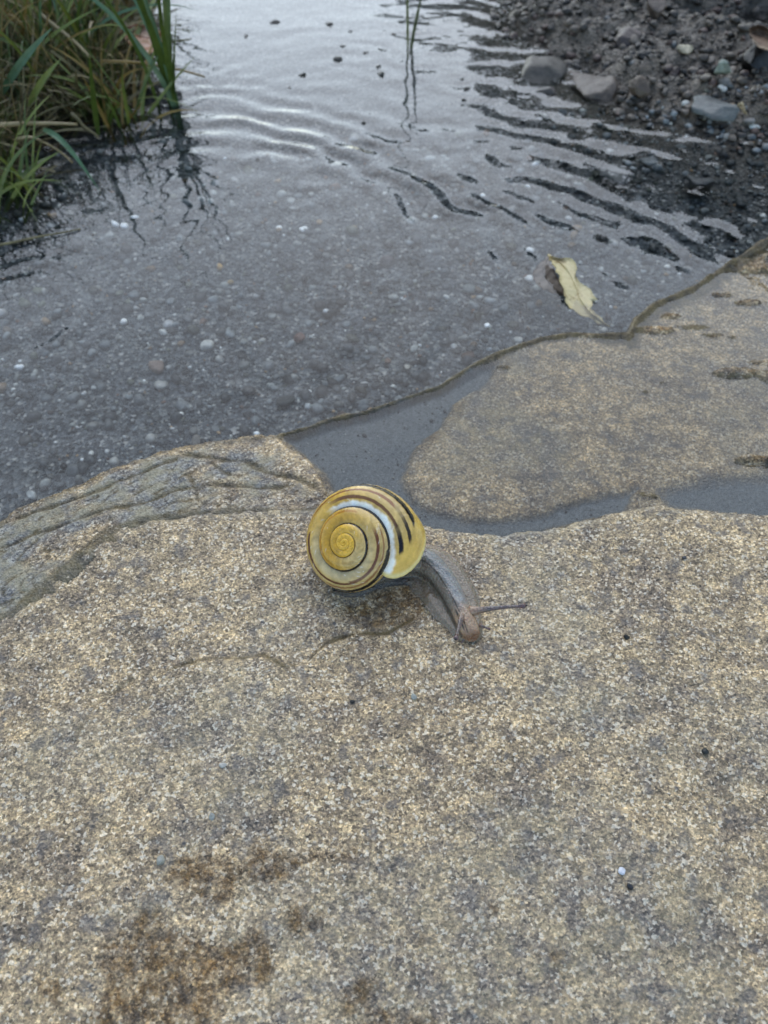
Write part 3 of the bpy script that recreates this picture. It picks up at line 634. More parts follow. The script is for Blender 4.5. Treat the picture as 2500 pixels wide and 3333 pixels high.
# where each whorl disappears under the next one
VS1 = []
for gg_ in g0:
    vv = np.radians(np.linspace(80, -60, 281)); r_ = Rg(gg_); ri = Rg(gg_ - 1); a_ = (r_ - 0.6 * ri) / 2
    px_ = r_ - a_ + a_ * np.cos(vv); dz_ = Zg(gg_) - 1.02 * a_ * np.sin(vv)
    r2 = Rg(gg_ + 1); a2 = (r2 - 0.6 * r_) / 2
    ins = ((px_ - (r2 - a2)) / a2) ** 2 + ((dz_ - Zg(gg_ + 1)) / (1.02 * a2)) ** 2 < 1
    VS1.append(np.degrees(vv[np.argmax(ins)]) if ins.any() else 0)
VS = np.array(VS1)[:, None]; VS = np.where(g0[:, None] > GE - 1.0, np.maximum(VS, 14), VS)
band(9, 9.0, 2.35, 4.2, 1, rel=True); band(7, 6.0, 1.75, 2.5, 0.8, rel=True); band(4, 4, -0.3, 1.9, 0.6, lin((120, 100, 50)), rel=True)
band(23, 8.5, 4.12, 5.045)
band(1, 1.5, 2, 4.1, 0.6, brn, 0, rel=True)
band(75, 4.5, 4.66, 4.98, 0.85, lin((84, 36, 24)), 2.5); band(75, 5.0, 4.93, 5.055, 1.0, dark); band(49, 3.0, 4.60, 4.95, 0.85, brn, 2.5); band(49, 3.5, 4.93, 5.05, 0.95, dark)
band(68, 5.0, 3.92, 4.27, 0.9, lin((92, 34, 14)), 3); band(62, 4.5, 4.2, 4.58, 0.95, lin((84, 34, 18)), 2); band(46, 3.0, 3.95, 4.4, 0.7, brn, 3)
band(60, 4.0, 3.35, 3.85, 0.7, lin((165, 105, 30)), 3); band(40, 2.0, 4.3, 4.62, 0.6, brn, 2); band(-35, 6, 4, 5.05); band(-62, 6, 4, 5.05)
# scratches
for _ in range(70):
    gc, vc, L = rnd.uniform(2.6, 5.0), rnd.uniform(10, 100), rnd.uniform(0.004, 0.02)
    k = sstep(1.0, 0.6, np.abs(GG - gc - (vd - vc) * 0.0012) / 0.0035) * sstep(L * 500, 0, np.abs(vd - vc)); C_ = blend(C_, whi * 0.9, k * 0.7)
lipc = np.broadcast_to(lin((228, 208, 138)), (6, NV, 3)).copy(); lipc[2:] = lin((235, 220, 170)); lipc[4:] = lin((80, 60, 45))
C_ = np.clip(np.concatenate([C_, lipc], 0), 0.003, 0.9)
mesh_np('shell', P.reshape(-1, 3), grid_faces(NT_, NV, True)[:, ::-1], M_shell, parent=snail, attrs={'tint': C_.reshape(-1, 3)}, origin=tuple(apex))

# body: a loft along a curved spine; outer fringe of the foot, raised back, head
sp_px = [(1082, 1918), (1150, 1902), (1230, 1868), (1310, 1832), (1378, 1838), (1428, 1880), (1464, 1932), (1492, 1985), (1514, 2030), (1532, 2070), (1538, 2090)]
sp = np.array([at(px, py, 0.06)[:2] for px, py in sp_px])
#        foot half width, back half width, back height
prof = np.array([(0.05, 0.03, 0.03), (0.20, 0.13, 0.08), (0.24, 0.20, 0.20), (0.40, 0.28, 0.38), (0.44, 0.26, 0.42), (0.45, 0.23, 0.38), (0.44, 0.21, 0.35), (0.38, 0.20, 0.36), (0.28, 0.195, 0.34), (0.19, 0.165, 0.24), (0.06, 0.05, 0.05)])
NS, NP = 150, 72
C2 = catmull(sp, NS); PR = catmull(prof, NS); PR = np.maximum(PR, 0.01)
T = np.gradient(C2, axis=0); T /= np.linalg.norm(T, axis=1)[:, None]; Nn = np.stack([T[:, 1], -T[:, 0]], 1)   # to the right-hand side of travel
q = np.linspace(-1, 1, NP)
V = []; tint = []
sk_blue, sk_brown, sk_grey, sk_dark, sk_head = lin((132, 131, 127)), lin((120, 100, 76)), lin((126, 112, 94)), lin((38, 33, 30)), lin((172, 142, 114))
for i in range(NS):
    wf, wb, h = PR[i]; wf *= 1.1; s = i / (NS - 1)
    off = np.sign(q) * wf * np.abs(q) ** 0.9
    edge_w = 1 + 0.03 * math.sin(i * 0.21) + 0.012 * math.sin(i * 0.57)
    off = off * np.where(np.abs(q) > 0.7, edge_w, 1)
    d = np.clip(np.abs(off) / wb, 0, 1)
    dome = np.sqrt(np.maximum(1 - d ** 2.1, 0))
    fr = sstep(1.0, 0.75, np.abs(off) / wf)
    z = 0.012 + 0.05 * fr + (h - 0.06) * dome + 0.008 * np.sin(off * 40 + i * 0.3) * dome
    ztop = z
    bx_, by_ = C2[i, 0] + Nn[i, 0] * off, C2[i, 1] + Nn[i, 1] * off; sh = stone_h(bx_, by_)
    sh = np.convolve(np.pad(sh, 4, 'edge'), np.ones(9) / 9, 'valid')
    P_ = np.stack([bx_, by_, ztop + sh], 1)
    Pb = np.stack([bx_[::-1], by_[::-1], sh[::-1] - 0.04], 1)
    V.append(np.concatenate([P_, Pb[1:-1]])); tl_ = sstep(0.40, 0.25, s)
    o_ = off / wb
    c = np.repeat(sk_grey[None], NP, 0)
    on = sstep(1.05, 0.85, np.abs(o_))
    c = blend(c, sk_blue, on * sstep(0.86, 0.66, np.full(NP, s)))
    c = blend(c, sk_brown, on * sstep(0.1, 0.5, o_) * 0.5 * sstep(0.86, 0.7, np.full(NP, s)))
    c = blend(c, sk_head, on * sstep(0.68, 0.80, np.full(NP, s)))
    c = blend(c, lin((122, 84, 58)), on * sstep(0.86, 0.94, np.full(NP, s)))
    for oc, w in ((-0.92, 0.09), (0.42, 0.07), (0.95, 0.09)):
        c = blend(c, sk_dark, sstep(w, w * 0.3, np.abs(o_ - oc)) * (0.75 if s > 0.35 else 0.3) * (1 if s < 0.9 else 0.2))
    c = blend(c, sk_dark, sstep(0.10, 0.02, np.abs(o_ - 0.62)) * sstep(0.7, 0.76, np.full(NP, s)) * sstep(0.9, 0.84, np.full(NP, s)))
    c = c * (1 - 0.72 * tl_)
    tint.append(np.concatenate([c, np.repeat(sk_dark[None], NP - 2, 0)]))
V = np.array(V); tint = np.array(tint); nr = V.shape[1]
mesh_np('body', V.reshape(-1, 3), grid_faces(NS, nr, True), M_skin, parent=snail, attrs={'tint': tint.reshape(-1, 3)}, origin=(C2[90, 0], C2[90, 1], 0))

fm = wpoly([(1085, 1915), (1150, 1900), (1235, 1888), (1250, 1900), (1200, 1932), (1178, 1955), (1150, 1968), (1120, 1958), (1100, 1940)], 0)
xs = np.linspace(fm[:, 0].min() - .1, fm[:, 0].max() + .1, 60); ys = np.linspace(fm[:, 1].min() - .1, fm[:, 1].max() + .1, 60)
X, Y = np.meshgrid(xs, ys, indexing='ij'); X = X.ravel(); Y = Y.ravel(); sf = sdf(fm, X, Y) + 0.03 * fbm(X, Y, 0.15, 2, 450)
Fm, us = cut_faces(grid_faces(60, 60), sf > -0.04)
M_film = NT('mucus'); M_film = M_film.bsdf(Base_Color=(0.2, 0.19, 0.18), Roughness=0.1, Alpha=0.14, Specular_IOR_Level=1.0)
mesh_np('mucus_film', np.stack([X, Y, -0.03 + 0.085 * sstep(-0.04, 0.10, sf) + 0.01 * fbm(X, Y, 0.2, 2, 452)], 1)[us], Fm, M_film, label='glossy wet film of snail slime spread on the stone below the shell', cat='slime', kind='stuff')

def tube(pts, rads, n=18, cap=True):
    pts = np.array(pts, float); T = np.gradient(pts, axis=0); T /= np.linalg.norm(T, axis=1)[:, None]
    up = np.array([0.3, 0.2, 1.0]); out = []
    a = np.linspace(0, 2 * np.pi, n, endpoint=False)
    for p, t_, r in zip(pts, T, rads):
        u = np.cross(t_, up); u /= np.linalg.norm(u) + 1e-9; w = np.cross(u, t_)
        out.append(p + r * (np.cos(a)[:, None] * u + np.sin(a)[:, None] * w))
    V = np.array(out); F = list(grid_faces(len(pts), n, True))
    V = np.concatenate([V.reshape(-1, 3), pts[:1], pts[-1:]]); m = len(pts)
    Ft = [(j, (j + 1) % n, m * n, m * n) for j in range(n)] + [((m - 1) * n + (j + 1) % n, (m - 1) * n + j, m * n + 1, m * n + 1) for j in range(n)]
    return V, np.array([list(f) for f in F]), Ft
def tube_obj(name, pts, rads, mat, parent=None, tintf=None, n=18, **k):
    V, F, Ft = tube(pts, rads, n)
    F3 = np.concatenate([F[:, [0, 1, 2]], F[:, [0, 2, 3]], np.array([f[:3] for f in Ft])])
    at_ = {'tint': tintf} if tintf is not None else None
    if tintf is not None:
        tv = np.repeat(np.array(tintf), n, 0); tv = np.vstack([tv, tintf[0], tintf[-1]]); at_ = {'tint': tv}
    return mesh_np(name, V, F3[:, ::-1], mat, parent=parent, attrs=at_, origin=pts[0], **k)
def tentacle(p0px, z0, p1px, z1, r0, r1, knob, sag=0.0, eye=True):
    a = at(*p0px, z0); b = at(*p1px, z1); n = 26
    u = np.linspace(0, 1, n); pts = a + (b - a) * u[:, None]; pts[:, 2] += sag * np.sin(u * np.pi)
    rad = r1 + (r0 - r1) * (1 - u) ** 3.2
    rad = np.where(u > 0.86, rad + (knob - r1) * np.sin(np.clip((u - 0.86) / 0.14, 0, 1) * np.pi * 0.72), rad)
    rad[-1] = knob * 0.45; 
    tc = np.array([blend(sk_head * 0.9, lin((96, 84, 82)), np.array(min(1, k * 3))) for k in u]).reshape(-1, 3)
    tc[-4:] = lin((92, 70, 70))
    t_ = tube_obj('tentacle', pts, rad, M_skin, parent=snail, tintf=tc)
    if eye:
        d = (pts[-1] - pts[-3]); d /= np.linalg.norm(d); c = pts[-1] + d * 0.002 + np.array([0, 0, 0.012])
        Ve, Fe = ICO[2]; e = mesh_np('eye', Ve * 0.017 + c, Fe, M_eye, origin=c)
        e.parent = t_; e.location = Vector(c) * S - Vector(pts[0]) * S
    return t_
M_eye = mat_plain('eye_black', (0.004, 0.004, 0.005), (0.01, 0.01, 0.01), 0.12)
tentacle((1532, 1990), 0.27, (1713, 1972), 0.62, 0.09, 0.028, 0.042, 0.03)
tentacle((1505, 2000), 0.27, (1483, 2082), 0.55, 0.08, 0.028, 0.042, 0.02)
tentacle((1560, 2035), 0.12, (1596, 2048), 0.16, 0.035, 0.017, 0.022, 0.0, False)
tentacle((1512, 2078), 0.07, (1502, 2094), 0.05, 0.03, 0.012, 0.015, 0.0, False)

# ------------------------------------------------------------------ yellow leaf in the water
def leaf(name, outline_l, outline_r, mid, zl, mat, label, cat='leaf', n=26, ribs=True, vein=None):
    """outline given in pixels, height zl(u) in cm"""
    L = catmull([(*p, 0) for p in outline_l], n)[:, :2]; Rr = catmull([(*p, 0) for p in outline_r], n)[:, :2]; Mm = catmull([(*p, 0) for p in mid], n)[:, :2]
    jag = np.array([[rnd.uniform(-5, 5), rnd.uniform(-5, 5)] for _ in range(n)]) * (1 if cat == 'leaf' and name == 'curled_leaf' else 0.4); L = L + jag; Rr = Rr + jag[::-1]
    V = []
    for i in range(n):
        u = i / (n - 1)
        for side, E in ((0, L[i]), (1, Rr[i])):
            pass
        row = [L[i] * (1 - k / 4) + Mm[i] * (k / 4) for k in range(4)] + [Mm[i]] + [Mm[i] * (1 - k / 4) + Rr[i] * (k / 4) for k in range(1, 5)]
        for k, p in enumerate(row):
            zz = zl(u, (k - 4) / 4.0) + 0.015 * math.sin(i * 1.3 + k * 1.7)
            V.append(at(p[0], p[1], zz))
    V = np.array(V); F = grid_faces(n, 9)
    root = empty(name, V[4], label=label, cat=cat)
    V2 = np.concatenate([V, V + np.array([0, 0, -0.02])]); nV = len(V)
    Fb = F[:, ::-1] + nV
    rim = [(i * 9, (i + 1) * 9, (i + 1) * 9 + nV, i * 9 + nV) for i in range(n - 1)] + [((i + 1) * 9 + 8, i * 9 + 8, i * 9 + 8 + nV, (i + 1) * 9 + 8 + nV) for i in range(n - 1)]
    mesh_np('blade', V2, np.concatenate([F, Fb, np.array(rim)]), mat, parent=root, origin=V[4])
    mp = V.reshape(n, 9, 3)[:, 4] + np.array([0, 0, 0.012])
    tube_obj('midrib', mp, np.linspace(0.035, 0.008, n), vein or mat, parent=root, n=8)
    return root
M_leafy = mat_plain('yellow_leaf', (0.55, 0.46, 0.20), (0.70, 0.64, 0.40), 0.4, 3, Subsurface_Weight=0.1, Subsurface_Scale=0.001)
M_leafb = mat_plain('brown_leaf', (0.20, 0.08, 0.03), (0.42, 0.22, 0.10), 0.35, 3)
M_leafd = mat_plain('dull_leaf', (0.14, 0.09, 0.06), (0.26, 0.17, 0.11), 0.4, 3)
t = NT('blotched_leaf'); c = t.mix(t.ramp(t.noise(2.2, 5, 0.75), [(0.52, 0.0), (0.62, 0.85)]), t.mix(t.noise(8, 3), (0.55, 0.42, 0.17), (0.76, 0.64, 0.38)), (0.30, 0.20, 0.08))
M_leafy = t.bsdf(Base_Color=c, Roughness=0.35, Normal=t.bump(t.noise(7, 4, 0.7), 0.9, 0.06))
leaf('curled_leaf', [(1782, 832), (1812, 880), (1835, 950), (1850, 990), (1905, 1030), (1982, 1062)], [(1790, 832), (1872, 852), (1880, 905), (1940, 965), (1925, 1000), (1984, 1064)],
     [(1785, 832), (1838, 868), (1872, 925), (1890, 975), (1925, 1020), (1983, 1063)],
     lambda u, s: WATER + 0.12 * math.exp(-((u - 0.15) / 0.22) ** 2) + 0.06 - 0.62 * max(0, u - 0.4) * (1 if s < 0 else 0.7) * 0.6 + 0.10 * s * s * (1 - u),
     M_leafy, 'pale yellow curled leaf half sunk in the puddle behind the ledge', vein=M_leafy)
leaf('sunken_leaf', [(1778, 838), (1742, 872), (1735, 905), (1770, 940), (1830, 960)], [(1786, 840), (1800, 870), (1815, 905), (1832, 935), (1850, 965)],
     [(1782, 838), (1770, 875), (1778, 905), (1805, 940), (1840, 962)], lambda u, s: WATER - 0.25 - 0.4 * u, M_leafd, 'dull brown sunken leaf under the upper end of the yellow leaf')
leaf('fallen_leaf', [(385, 108), (420, 82), (470, 80), (530, 104), (552, 135)], [(390, 112), (430, 145), (475, 170), (525, 162), (554, 138)],
     [(388, 110), (430, 115), (475, 122), (525, 134), (553, 137)], lambda u, s: WATER + 0.9 + 0.25 * s * s, mat_plain('copper_leaf', (0.35, 0.12, 0.04), (0.6, 0.42, 0.32), 0.25, 2), 'copper brown fallen leaf on the water beside the grass bank')

# ------------------------------------------------------------------ grass bank
M_gr = [mat_plain('grass_green', (0.045, 0.075, 0.010), (0.095, 0.135, 0.022), 0.38, 1.2, Subsurface_Weight=0.0),
        mat_plain('grass_light', (0.12, 0.16, 0.025), (0.20, 0.22, 0.05), 0.4, 1.2),
        mat_plain('grass_straw', (0.22, 0.17, 0.08), (0.36, 0.28, 0.15), 0.5, 1.5),
        mat_plain('grass_amber', (0.16, 0.10, 0.02), (0.26, 0.17, 0.04), 0.5, 1.5),
        mat_plain('grass_blue', (0.06, 0.12, 0.05), (0.10, 0.18, 0.09), 0.35, 1.2)]
def blade_pts(base, az, lean0, L, curl, n=9):
    p = np.array(base, float); out = [p.copy()]; th = lean0
    for i in range(n - 1):
        d = np.array([math.sin(th) * math.cos(az), math.sin(th) * math.sin(az), math.cos(th)])
        p = p + d * L / (n - 1); out.append(p.copy()); th += curl / (n - 1)
    return np.array(out)
def blade(name, P, w, mat, parent=None, **k):
    n = len(P); T = np.gradient(P, axis=0); T /= np.linalg.norm(T, axis=1)[:, None] + 1e-9
    h = T[0, :2]; side = np.array([-math.sin(k.pop('tw', 0.0)), math.cos(k.pop('tw2', 0.0)), 0.0])
    sd_ = np.cross(T, np.array([0.13, -0.75, 0.65])); sd_ /= np.linalg.norm(sd_, axis=1)[:, None] + 1e-9
    nn = np.cross(sd_, T)
    u = np.linspace(0, 1, n); ww = w * 0.5 * np.where(u < 0.15, 0.6 + 0.4 * u / 0.15, 1) * (1 - np.clip((u - 0.35) / 0.65, 0, 1) ** 1.6 * 0.97)
    V = np.stack([P - sd_ * ww[:, None], P - nn * ww[:, None] * 0.35, P + sd_ * ww[:, None]], 1).reshape(-1, 3)
    return mesh_np(name, V, grid_faces(n, 3), mat, parent=parent, origin=P[0], **k)
def surf(x, y): return float(bed_z(np.array([x]), np.array([y]))[0][0])
def tuft(cx, cy, n, spread, Lr, label, wr=(0.05, 0.16), mats=(0, 0, 1, 1, 2, 2, 3, 3, 4), lean=(0.1, 0.9), az=(0, 6.28), name='grass_tuft'):
    root = empty(name, (cx, cy, surf(cx, cy)), label=label, cat='grass tuft', group='grass tufts on the bank')
    for _ in range(n):
        a = rnd.uniform(0, 6.28); r = spread * math.sqrt(rnd.random()); bx, by = cx + r * math.cos(a), cy + r * math.sin(a)
        L = rnd.uniform(*Lr)
        P = blade_pts((bx, by, max(surf(bx, by), -1.2) - 0.05), rnd.uniform(*az), rnd.uniform(*lean), L, rnd.uniform(0.1, 1.3))
        blade('blade', P, rnd.uniform(*wr), M_gr[rnd.choice(mats)], parent=root)
    return root
def g(px, py): return at(px, py, WATER)[:2]
T_left = tuft(*g(60, 330), 80, 1.8, (2.5, 6), 'broad bright green grass tuft at the left edge of the picture')
T_mid = tuft(*g(250, 250), 90, 2.0, (2.5, 6.0), 'dense mixed green and amber grass tuft in the middle of the bank')
tuft(*g(80, 90), 75, 2.6, (3, 7), 'dark grass tuft in the top left corner of the bank')
tuft(*g(330, 60), 75, 2.2, (3, 7), 'tall grass tuft at the back right of the bank')
tuft(*g(20, 640), 26, 0.8, (1.5, 3.6), 'small bright tuft low at the left edge over the water', mats=(0, 1, 1))
T_near = tuft(*g(385, 380), 34, 0.8, (1.5, 4.0), 'amber tipped tuft at the nearest corner of the bank', mats=(0, 1, 3, 3))
T_wat = tuft(*g(545, 345), 9, 0.35, (4.5, 8.5), 'upright narrow green blades standing in the water beside the bank', wr=(0.10, 0.2), mats=(0, 0, 4), lean=(0.0, 0.12))
# thatch and moss
VV, FF, off = [], [], 0
for _ in range(4500):
    bx, by = at(rnd.uniform(-200, 470), rnd.uniform(-60, 600), WATER)[:2]
    s_ = sdf(bankL, np.array([bx]), np.array([by]))[0]
    if s_ < 0.1: continue
    P = blade_pts((bx, by, surf(bx, by) - 0.03 + rnd.random() * 0.25), rnd.uniform(0, 6.28), rnd.uniform(0.5, 1.6), rnd.uniform(0.5, 2.4), rnd.uniform(-0.5, 0.9), 5)
    w = rnd.uniform(0.03, 0.09); sd_ = np.array([rnd.uniform(-1, 1), rnd.uniform(-1, 1), 0.3]); sd_ /= np.linalg.norm(sd_)
    V = np.stack([P - sd_ * w / 2, P + sd_ * w / 2], 1).reshape(-1, 3); VV.append(V); FF.append(grid_faces(5, 2) + off); off += 10
M_th = mat_plain('thatch', (0.06, 0.045, 0.018), (0.20, 0.17, 0.08), 0.6, 1.2)
mesh_np('thatch', np.concatenate(VV), np.concatenate(FF), M_th, kind='stuff', label='tangled dead grass and moss under the blades on the bank', cat='thatch')
VV, FF, TT, off = [], [], [], 0
GC = np.array([(0.04, 0.07, 0.012), (0.09, 0.12, 0.02), (0.15, 0.17, 0.035), (0.24, 0.18, 0.08), (0.17, 0.10, 0.03), (0.33, 0.27, 0.15)])
for _ in range(3600):
    bx, by = at(rnd.uniform(-200, 450), rnd.uniform(-80, 640), WATER)[:2]
    if sdf(bankL, np.array([bx]), np.array([by]))[0] < 0.15: continue
    P = blade_pts((bx, by, surf(bx, by) - 0.03), rnd.uniform(0, 6.28), rnd.uniform(0.05, 1.1), rnd.uniform(1.2, 4.2), rnd.uniform(-0.2, 1.6), 7)
    w = rnd.uniform(0.03, 0.085) * np.linspace(1, 0.1, 7)[:, None]; sd_ = np.array([rnd.uniform(0.3, 1), rnd.uniform(-1, 1), 0.3]); sd_ /= np.linalg.norm(sd_)
    VV.append(np.stack([P - sd_ * w / 2, P + sd_ * w / 2], 1).reshape(-1, 3)); FF.append(grid_faces(7, 2) + off); off += 14
    TT.append(np.repeat(GC[rnd.choices(range(6), (5, 5, 3, 3, 3, 1))[0]][None] * rnd.uniform(0.7, 1.3), 14, 0))
M_fine = NT('fine_grass'); M_fine = M_fine.bsdf(Base_Color=M_fine.attr('tint').outputs[0], Roughness=0.4)
mesh_np('fine_grass', np.concatenate(VV), np.concatenate(FF), M_fine, attrs={'tint': np.concatenate(TT)}, kind='stuff', label='fine tangled green and straw grass filling the bank between the tufts', cat='grass')
# single straws and blades one can point to
def straw(a, za, b, zb, w, mat, label, bend=0.0, name='straw_stem', cat='stem', n=14, knees=0):
    A, B = at(*a, za), at(*b, zb); u = np.linspace(0, 1, n); P = A + (B - A) * u[:, None]
    P[:, 2] += bend * np.sin(u * np.pi); P[:, 0] += 0.04 * np.sin(u * 9)
    return tube_obj(name, P, w * (1 - 0.5 * u), mat, label=label, cat=cat, n=8, group='dead stems on the bank')
straw((60, 5), 2.0, (292, 188), 1.2, 0.09, M_gr[2], 'long pale straw stem slanting down across the top left grass', 0.2)
straw((20, 60), 2.0, (110, 130), 1.4, 0.08, M_gr[3], 'rusty brown bent stem in the top left corner', 0.3)
straw((-40, 410), 0.9, (250, 405), 0.5, 0.08, M_gr[2], 'pale straw lying level across the left edge', 0.05)
straw((50, 455), 0.6, (235, 530), -0.1, 0.05, M_gr[2], 'thin brown arched stem below the level straw', 0.35)
straw((330, 200), 0.9, (665, 250), -0.1, 0.055, M_gr[3], 'thin dark stem reaching out from the bank over the water', 0.15)
straw((400, 90), 0.9, (500, 200), 0.1, 0.06, M_th, 'dark twig leaning from the bank beside the copper leaf', 0.0)
straw((-20, 800), -0.3, (260, 745), -0.40, 0.04, M_th, 'thin dark twig afloat near the left edge', 0.0)
straw((230, 370), 0.5, (320, 450), -0.2, 0.07, M_th, 'short dark twig at the near foot of the bank', 0.0)
def single_blade(a, za, b, zb, w, mat, label, bend=0.3, name='blade', par=None, root=None):
    A, B = at(*a, za), at(*b, zb); u = np.linspace(0, 1, 14); P = A + (B - A) * u[:, None]; P[:, 2] += bend * np.sin(u * np.pi)
    return blade(name, P, w, mat, parent=par, label=label)
single_blade((140, 420), 0.7, (330, 630), WATER - 0.05, 0.16, M_gr[4], 'pale green blade drooping from the bank into the water', 0.45, par=T_near)
single_blade((0, 310), 0.8, (170, 90), 2.6, 0.24, M_gr[4], 'broad blue green blade rising from the left edge', 0.1, par=T_left)
single_blade((90, 350), 0.6, (200, 190), 2.0, 0.20, M_gr[1], 'bright light green blade beside the broad blue green one', 0.1, par=T_left)
single_blade((565, 340), -0.6, (575, 30), 3.6, 0.16, M_gr[0], 'tallest dark green blade standing in the water beside the bank', 0.1, par=T_wat)
T_lone = empty('grass_sprig', at(1330, 190, -1.2), label='lone two bladed grass sprig standing in open water at the top', cat='grass sprig')
single_blade((1328, 190), -1.0, (1318, -420), 6.0, 0.16, M_gr[1], 'lone green blade standing in the open water at the top', 0.2, par=T_lone)
single_blade((1332, 190), -1.0, (1385, -60), 2.4, 0.12, M_gr[0], 'short side blade beside the lone blade in open water', 0.2, par=T_lone)
single_blade((320, 440), 0.0, (290, 170), 2.8, 0.18, M_gr[0], 'dark green blade rising at the middle of the bank edge', 0.1, par=T_mid)
single_blade((420, 400), -0.2, (395, 240), 1.5, 0.12, M_gr[1], 'short bright blade at the corner of the bank', 0.1, par=T_near)

# ------------------------------------------------------------------ mud and stones on the right
n = 15000
mx = rng.uniform(2, 24, n); my = rng.uniform(16, 44, n); mz, dl, dm = bed_z(mx, my)
ok = (dm > -0.8) & (mz > WATER - 0.5); mx, my, mz = mx[ok], my[ok], mz[ok]
rr = 0.04 * (0.24 / 0.04) ** (rng.random(len(mx)) ** 2.4)
MC = np.array([(0.03, 0.024, 0.018), (0.08, 0.064, 0.048), (0.11, 0.088, 0.068), (0.085, 0.05, 0.038), (0.16, 0.16, 0.155)])
mc = MC[rng.choice(5, len(mx), p=[0.40, 0.30, 0.16, 0.11, 0.03])] * rng.uniform(0.7, 1.3, (len(mx), 1))
scatter('mud_clods', np.stack([mx, my, mz], 1), rr, 2, M_peb, mc, flat=0.7, kind='stuff', label='dark wet crumbly mud and grit at the upper right', cat='mud')
def rock(px, py, r, c, lab, z, seed, flat, name='rock', sub=3, sx=1.0):
    p = at(px, py, z); V, F = stone_verts(5, r, (0, 0, 0), seed, flat, 0.5); V[:, 0] *= sx
    V = V * (1 + 0.20 * fbm(V[:, 0] + V[:, 2] * 0.7, V[:, 1] - V[:, 2] * 0.6, 0.7 * r, 5, seed, 0.6)[:, None])
    V = V + np.array([p[0], p[1], z])
    return mesh_np(name, V, F, M_peb, attrs={'tint': np.repeat(np.array([c]) * 0.62, len(V), 0)}, origin=(p[0], p[1], z), label=lab, cat='rock', group='rocks in the mud')
rock(1745, 272, 1.8, (0.11, 0.095, 0.075), 'low grey brown rock rising from the water at the edge of the mud', WATER - 0.45, 301, 0.36)
rock(1905, 300, 1.6, (0.16, 0.12, 0.09), 'brown rock joined to the right of the low grey one', WATER - 0.35, 302, 0.5)
rock(1770, 310, 0.5, (0.09, 0.075, 0.065), 'small dark rock in front of the low grey one', WATER - 0.15, 303, 0.6)
rock(2330, 350, 0.95, (0.17, 0.19, 0.19), 'flat grey slate chip lying tilted on the mud', 0.05, 304, 0.22, sx=1.1)
rock(2080, 285, 0.45, (0.18, 0.13, 0.09), 'tan stone in the mud right of the brown rock', 0.1, 305, 0.7)
rock(2050, 130, 0.6, (0.10, 0.07, 0.06), 'reddish brown mud lump behind the rocks', 0.1, 306, 0.6)
rock(2235, 160, 0.28, (0.5, 0.45, 0.32), 'small cream stone on top of the mud', 0.6, 307, 0.6)
rock(2350, 225, 0.33, (0.35, 0.42, 0.36), 'pale greenish chip standing on the mud', 0.6, 308, 1.0)
rock(2480, 200, 1.1, (0.015, 0.013, 0.012), 'black lump in the mud at the right edge', 0.2, 309, 0.6)
rock(2110, 530, 0.30, (0.62, 0.64, 0.64), 'white pebble shining in the shallows below the mud', -0.75, 310, 0.6)
rock(2000, 575, 0.55, (0.20, 0.21, 0.22), 'grey oval pebble in the shallows below the mud', -0.8, 311, 0.5)
rock(2270, 600, 0.55, (0.24, 0.24, 0.24), 'pale oval pebble to the right in the shallows', -0.75, 312, 0.5)
rock(2210, 490, 0.35, (0.30, 0.32, 0.32), 'light pebble close to the mud edge', -0.7, 313, 0.5)
rock(2140, 15, 0.6, (0.2, 0.15, 0.12), 'brown stone at the top edge of the mud', 0.5, 314, 0.7)
leaf('dead_leaf', [(2440, 90), (2470, 80), (2510, 95), (2560, 110)], [(2440, 110), (2470, 150), (2520, 165), (2560, 130)], [(2440, 100), (2480, 115), (2520, 125), (2560, 120)],
     lambda u, s: 1.0 + 0.3 * s * s, M_leafd, 'brown dead leaf on the mud at the upper right edge')
leaf('leaf_scrap', [(2405, 340), (2415, 330), (2425, 350), (2432, 370)], [(2400, 345), (2412, 352), (2418, 362), (2430, 372)], [(2402, 342), (2414, 342), (2422, 356), (2431, 371)],
     lambda u, s: 0.45, M_gr[2], 'small straw coloured leaf scrap right of the slate chip')

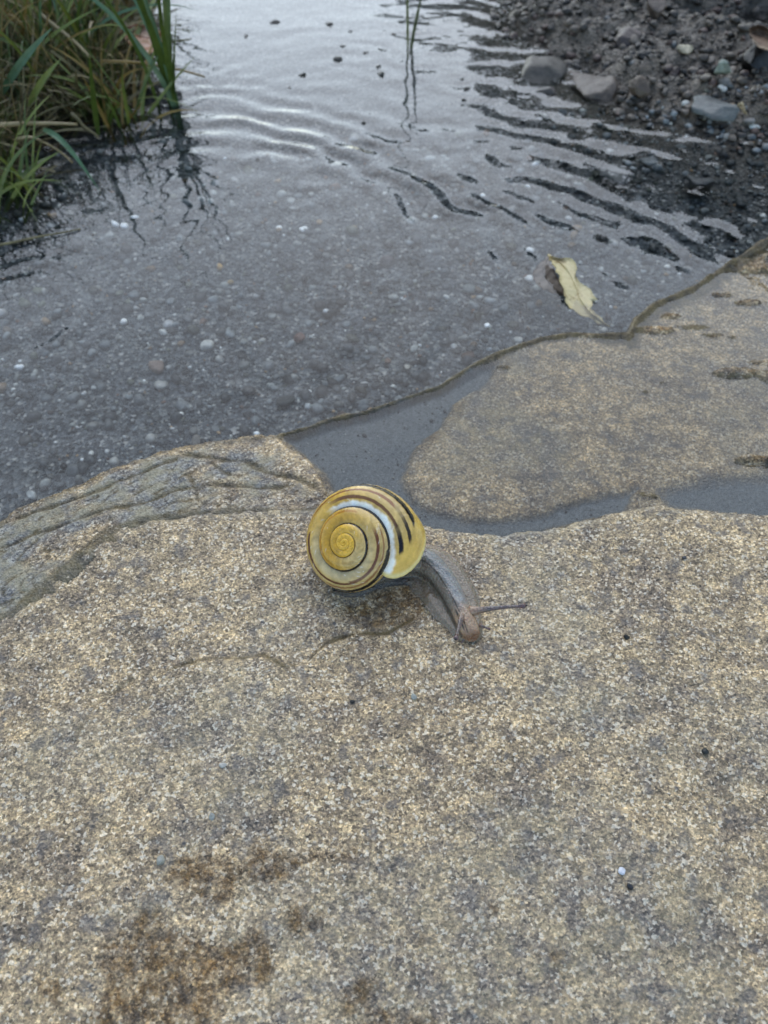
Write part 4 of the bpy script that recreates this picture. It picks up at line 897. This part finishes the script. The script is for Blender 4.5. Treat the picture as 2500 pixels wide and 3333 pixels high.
# ------------------------------------------------------------------ trees beyond the puddle (seen mirrored in the ripples)
M_bark = mat_plain('bark', (0.05, 0.04, 0.03), (0.09, 0.075, 0.06), 0.9, 0.2)
M_crown = mat_plain('tree_leaves', (0.03, 0.05, 0.015), (0.06, 0.085, 0.025), 0.7, 0.02)
def tree(az, dist, H, Wd, label):
    bx, by = dist * math.sin(R_(az)), dist * math.cos(R_(az))
    root = empty('broadleaf_tree', (bx, by, -4.5), label=label, cat='tree', group='trees beyond the puddle')
    u = np.linspace(0, 1, 10); P = np.stack([bx + 12 * np.sin(u * 4), by + 0 * u, -4.5 + u * H * 0.8], 1)
    tube_obj('trunk', P, H * 0.025 * (1 - 0.8 * u) , M_bark, parent=root, n=10)
    n = 2600; d = rng.normal(size=(n, 3)); d /= np.linalg.norm(d, axis=1)[:, None]; rad = rng.random(n) ** 0.4
    c = np.stack([bx + d[:, 0] * rad * Wd, by + d[:, 1] * rad * Wd, H * 0.58 + d[:, 2] * rad * H * 0.40], 1)
    lump = np.sin(c[:, 0] / Wd * 7) * np.sin(c[:, 2] / H * 13 + c[:, 1] / Wd * 5); c = c[lump > -0.55]; n = len(c)
    s_ = rng.uniform(0.05, 0.10, n) * Wd
    a = rng.normal(size=(n, 3)); a /= np.linalg.norm(a, axis=1)[:, None]; b = np.cross(a, rng.normal(size=(n, 3))); b /= np.linalg.norm(b, axis=1)[:, None]
    a *= s_[:, None]; b *= s_[:, None] * 0.7
    V = np.stack([c - a, c - b, c + a, c + b], 1).reshape(-1, 3)
    mesh_np('crown', V, np.arange(len(V)).reshape(-1, 4), M_crown, parent=root, smooth=False, origin=(bx, by, H * 0.5))
for az, dist, H, Wd, lab in [(4, 1500, 480, 150, 'low bushy tree straight beyond the puddle'), (13, 1400, 640, 190, 'mid sized tree right of the low bushy one'), (23, 1250, 700, 230, 'tall tree to the right beyond the mud'),
                             (36, 1150, 660, 280, 'broad tall tree further right'), (52, 1200, 740, 300, 'tallest tree at the far right'), (-36, 1400, 720, 230, 'round tree to the left beyond the bank'), (-52, 1300, 980, 320, 'broad tree at the far left')]:
    tree(az, dist, H, Wd, lab)
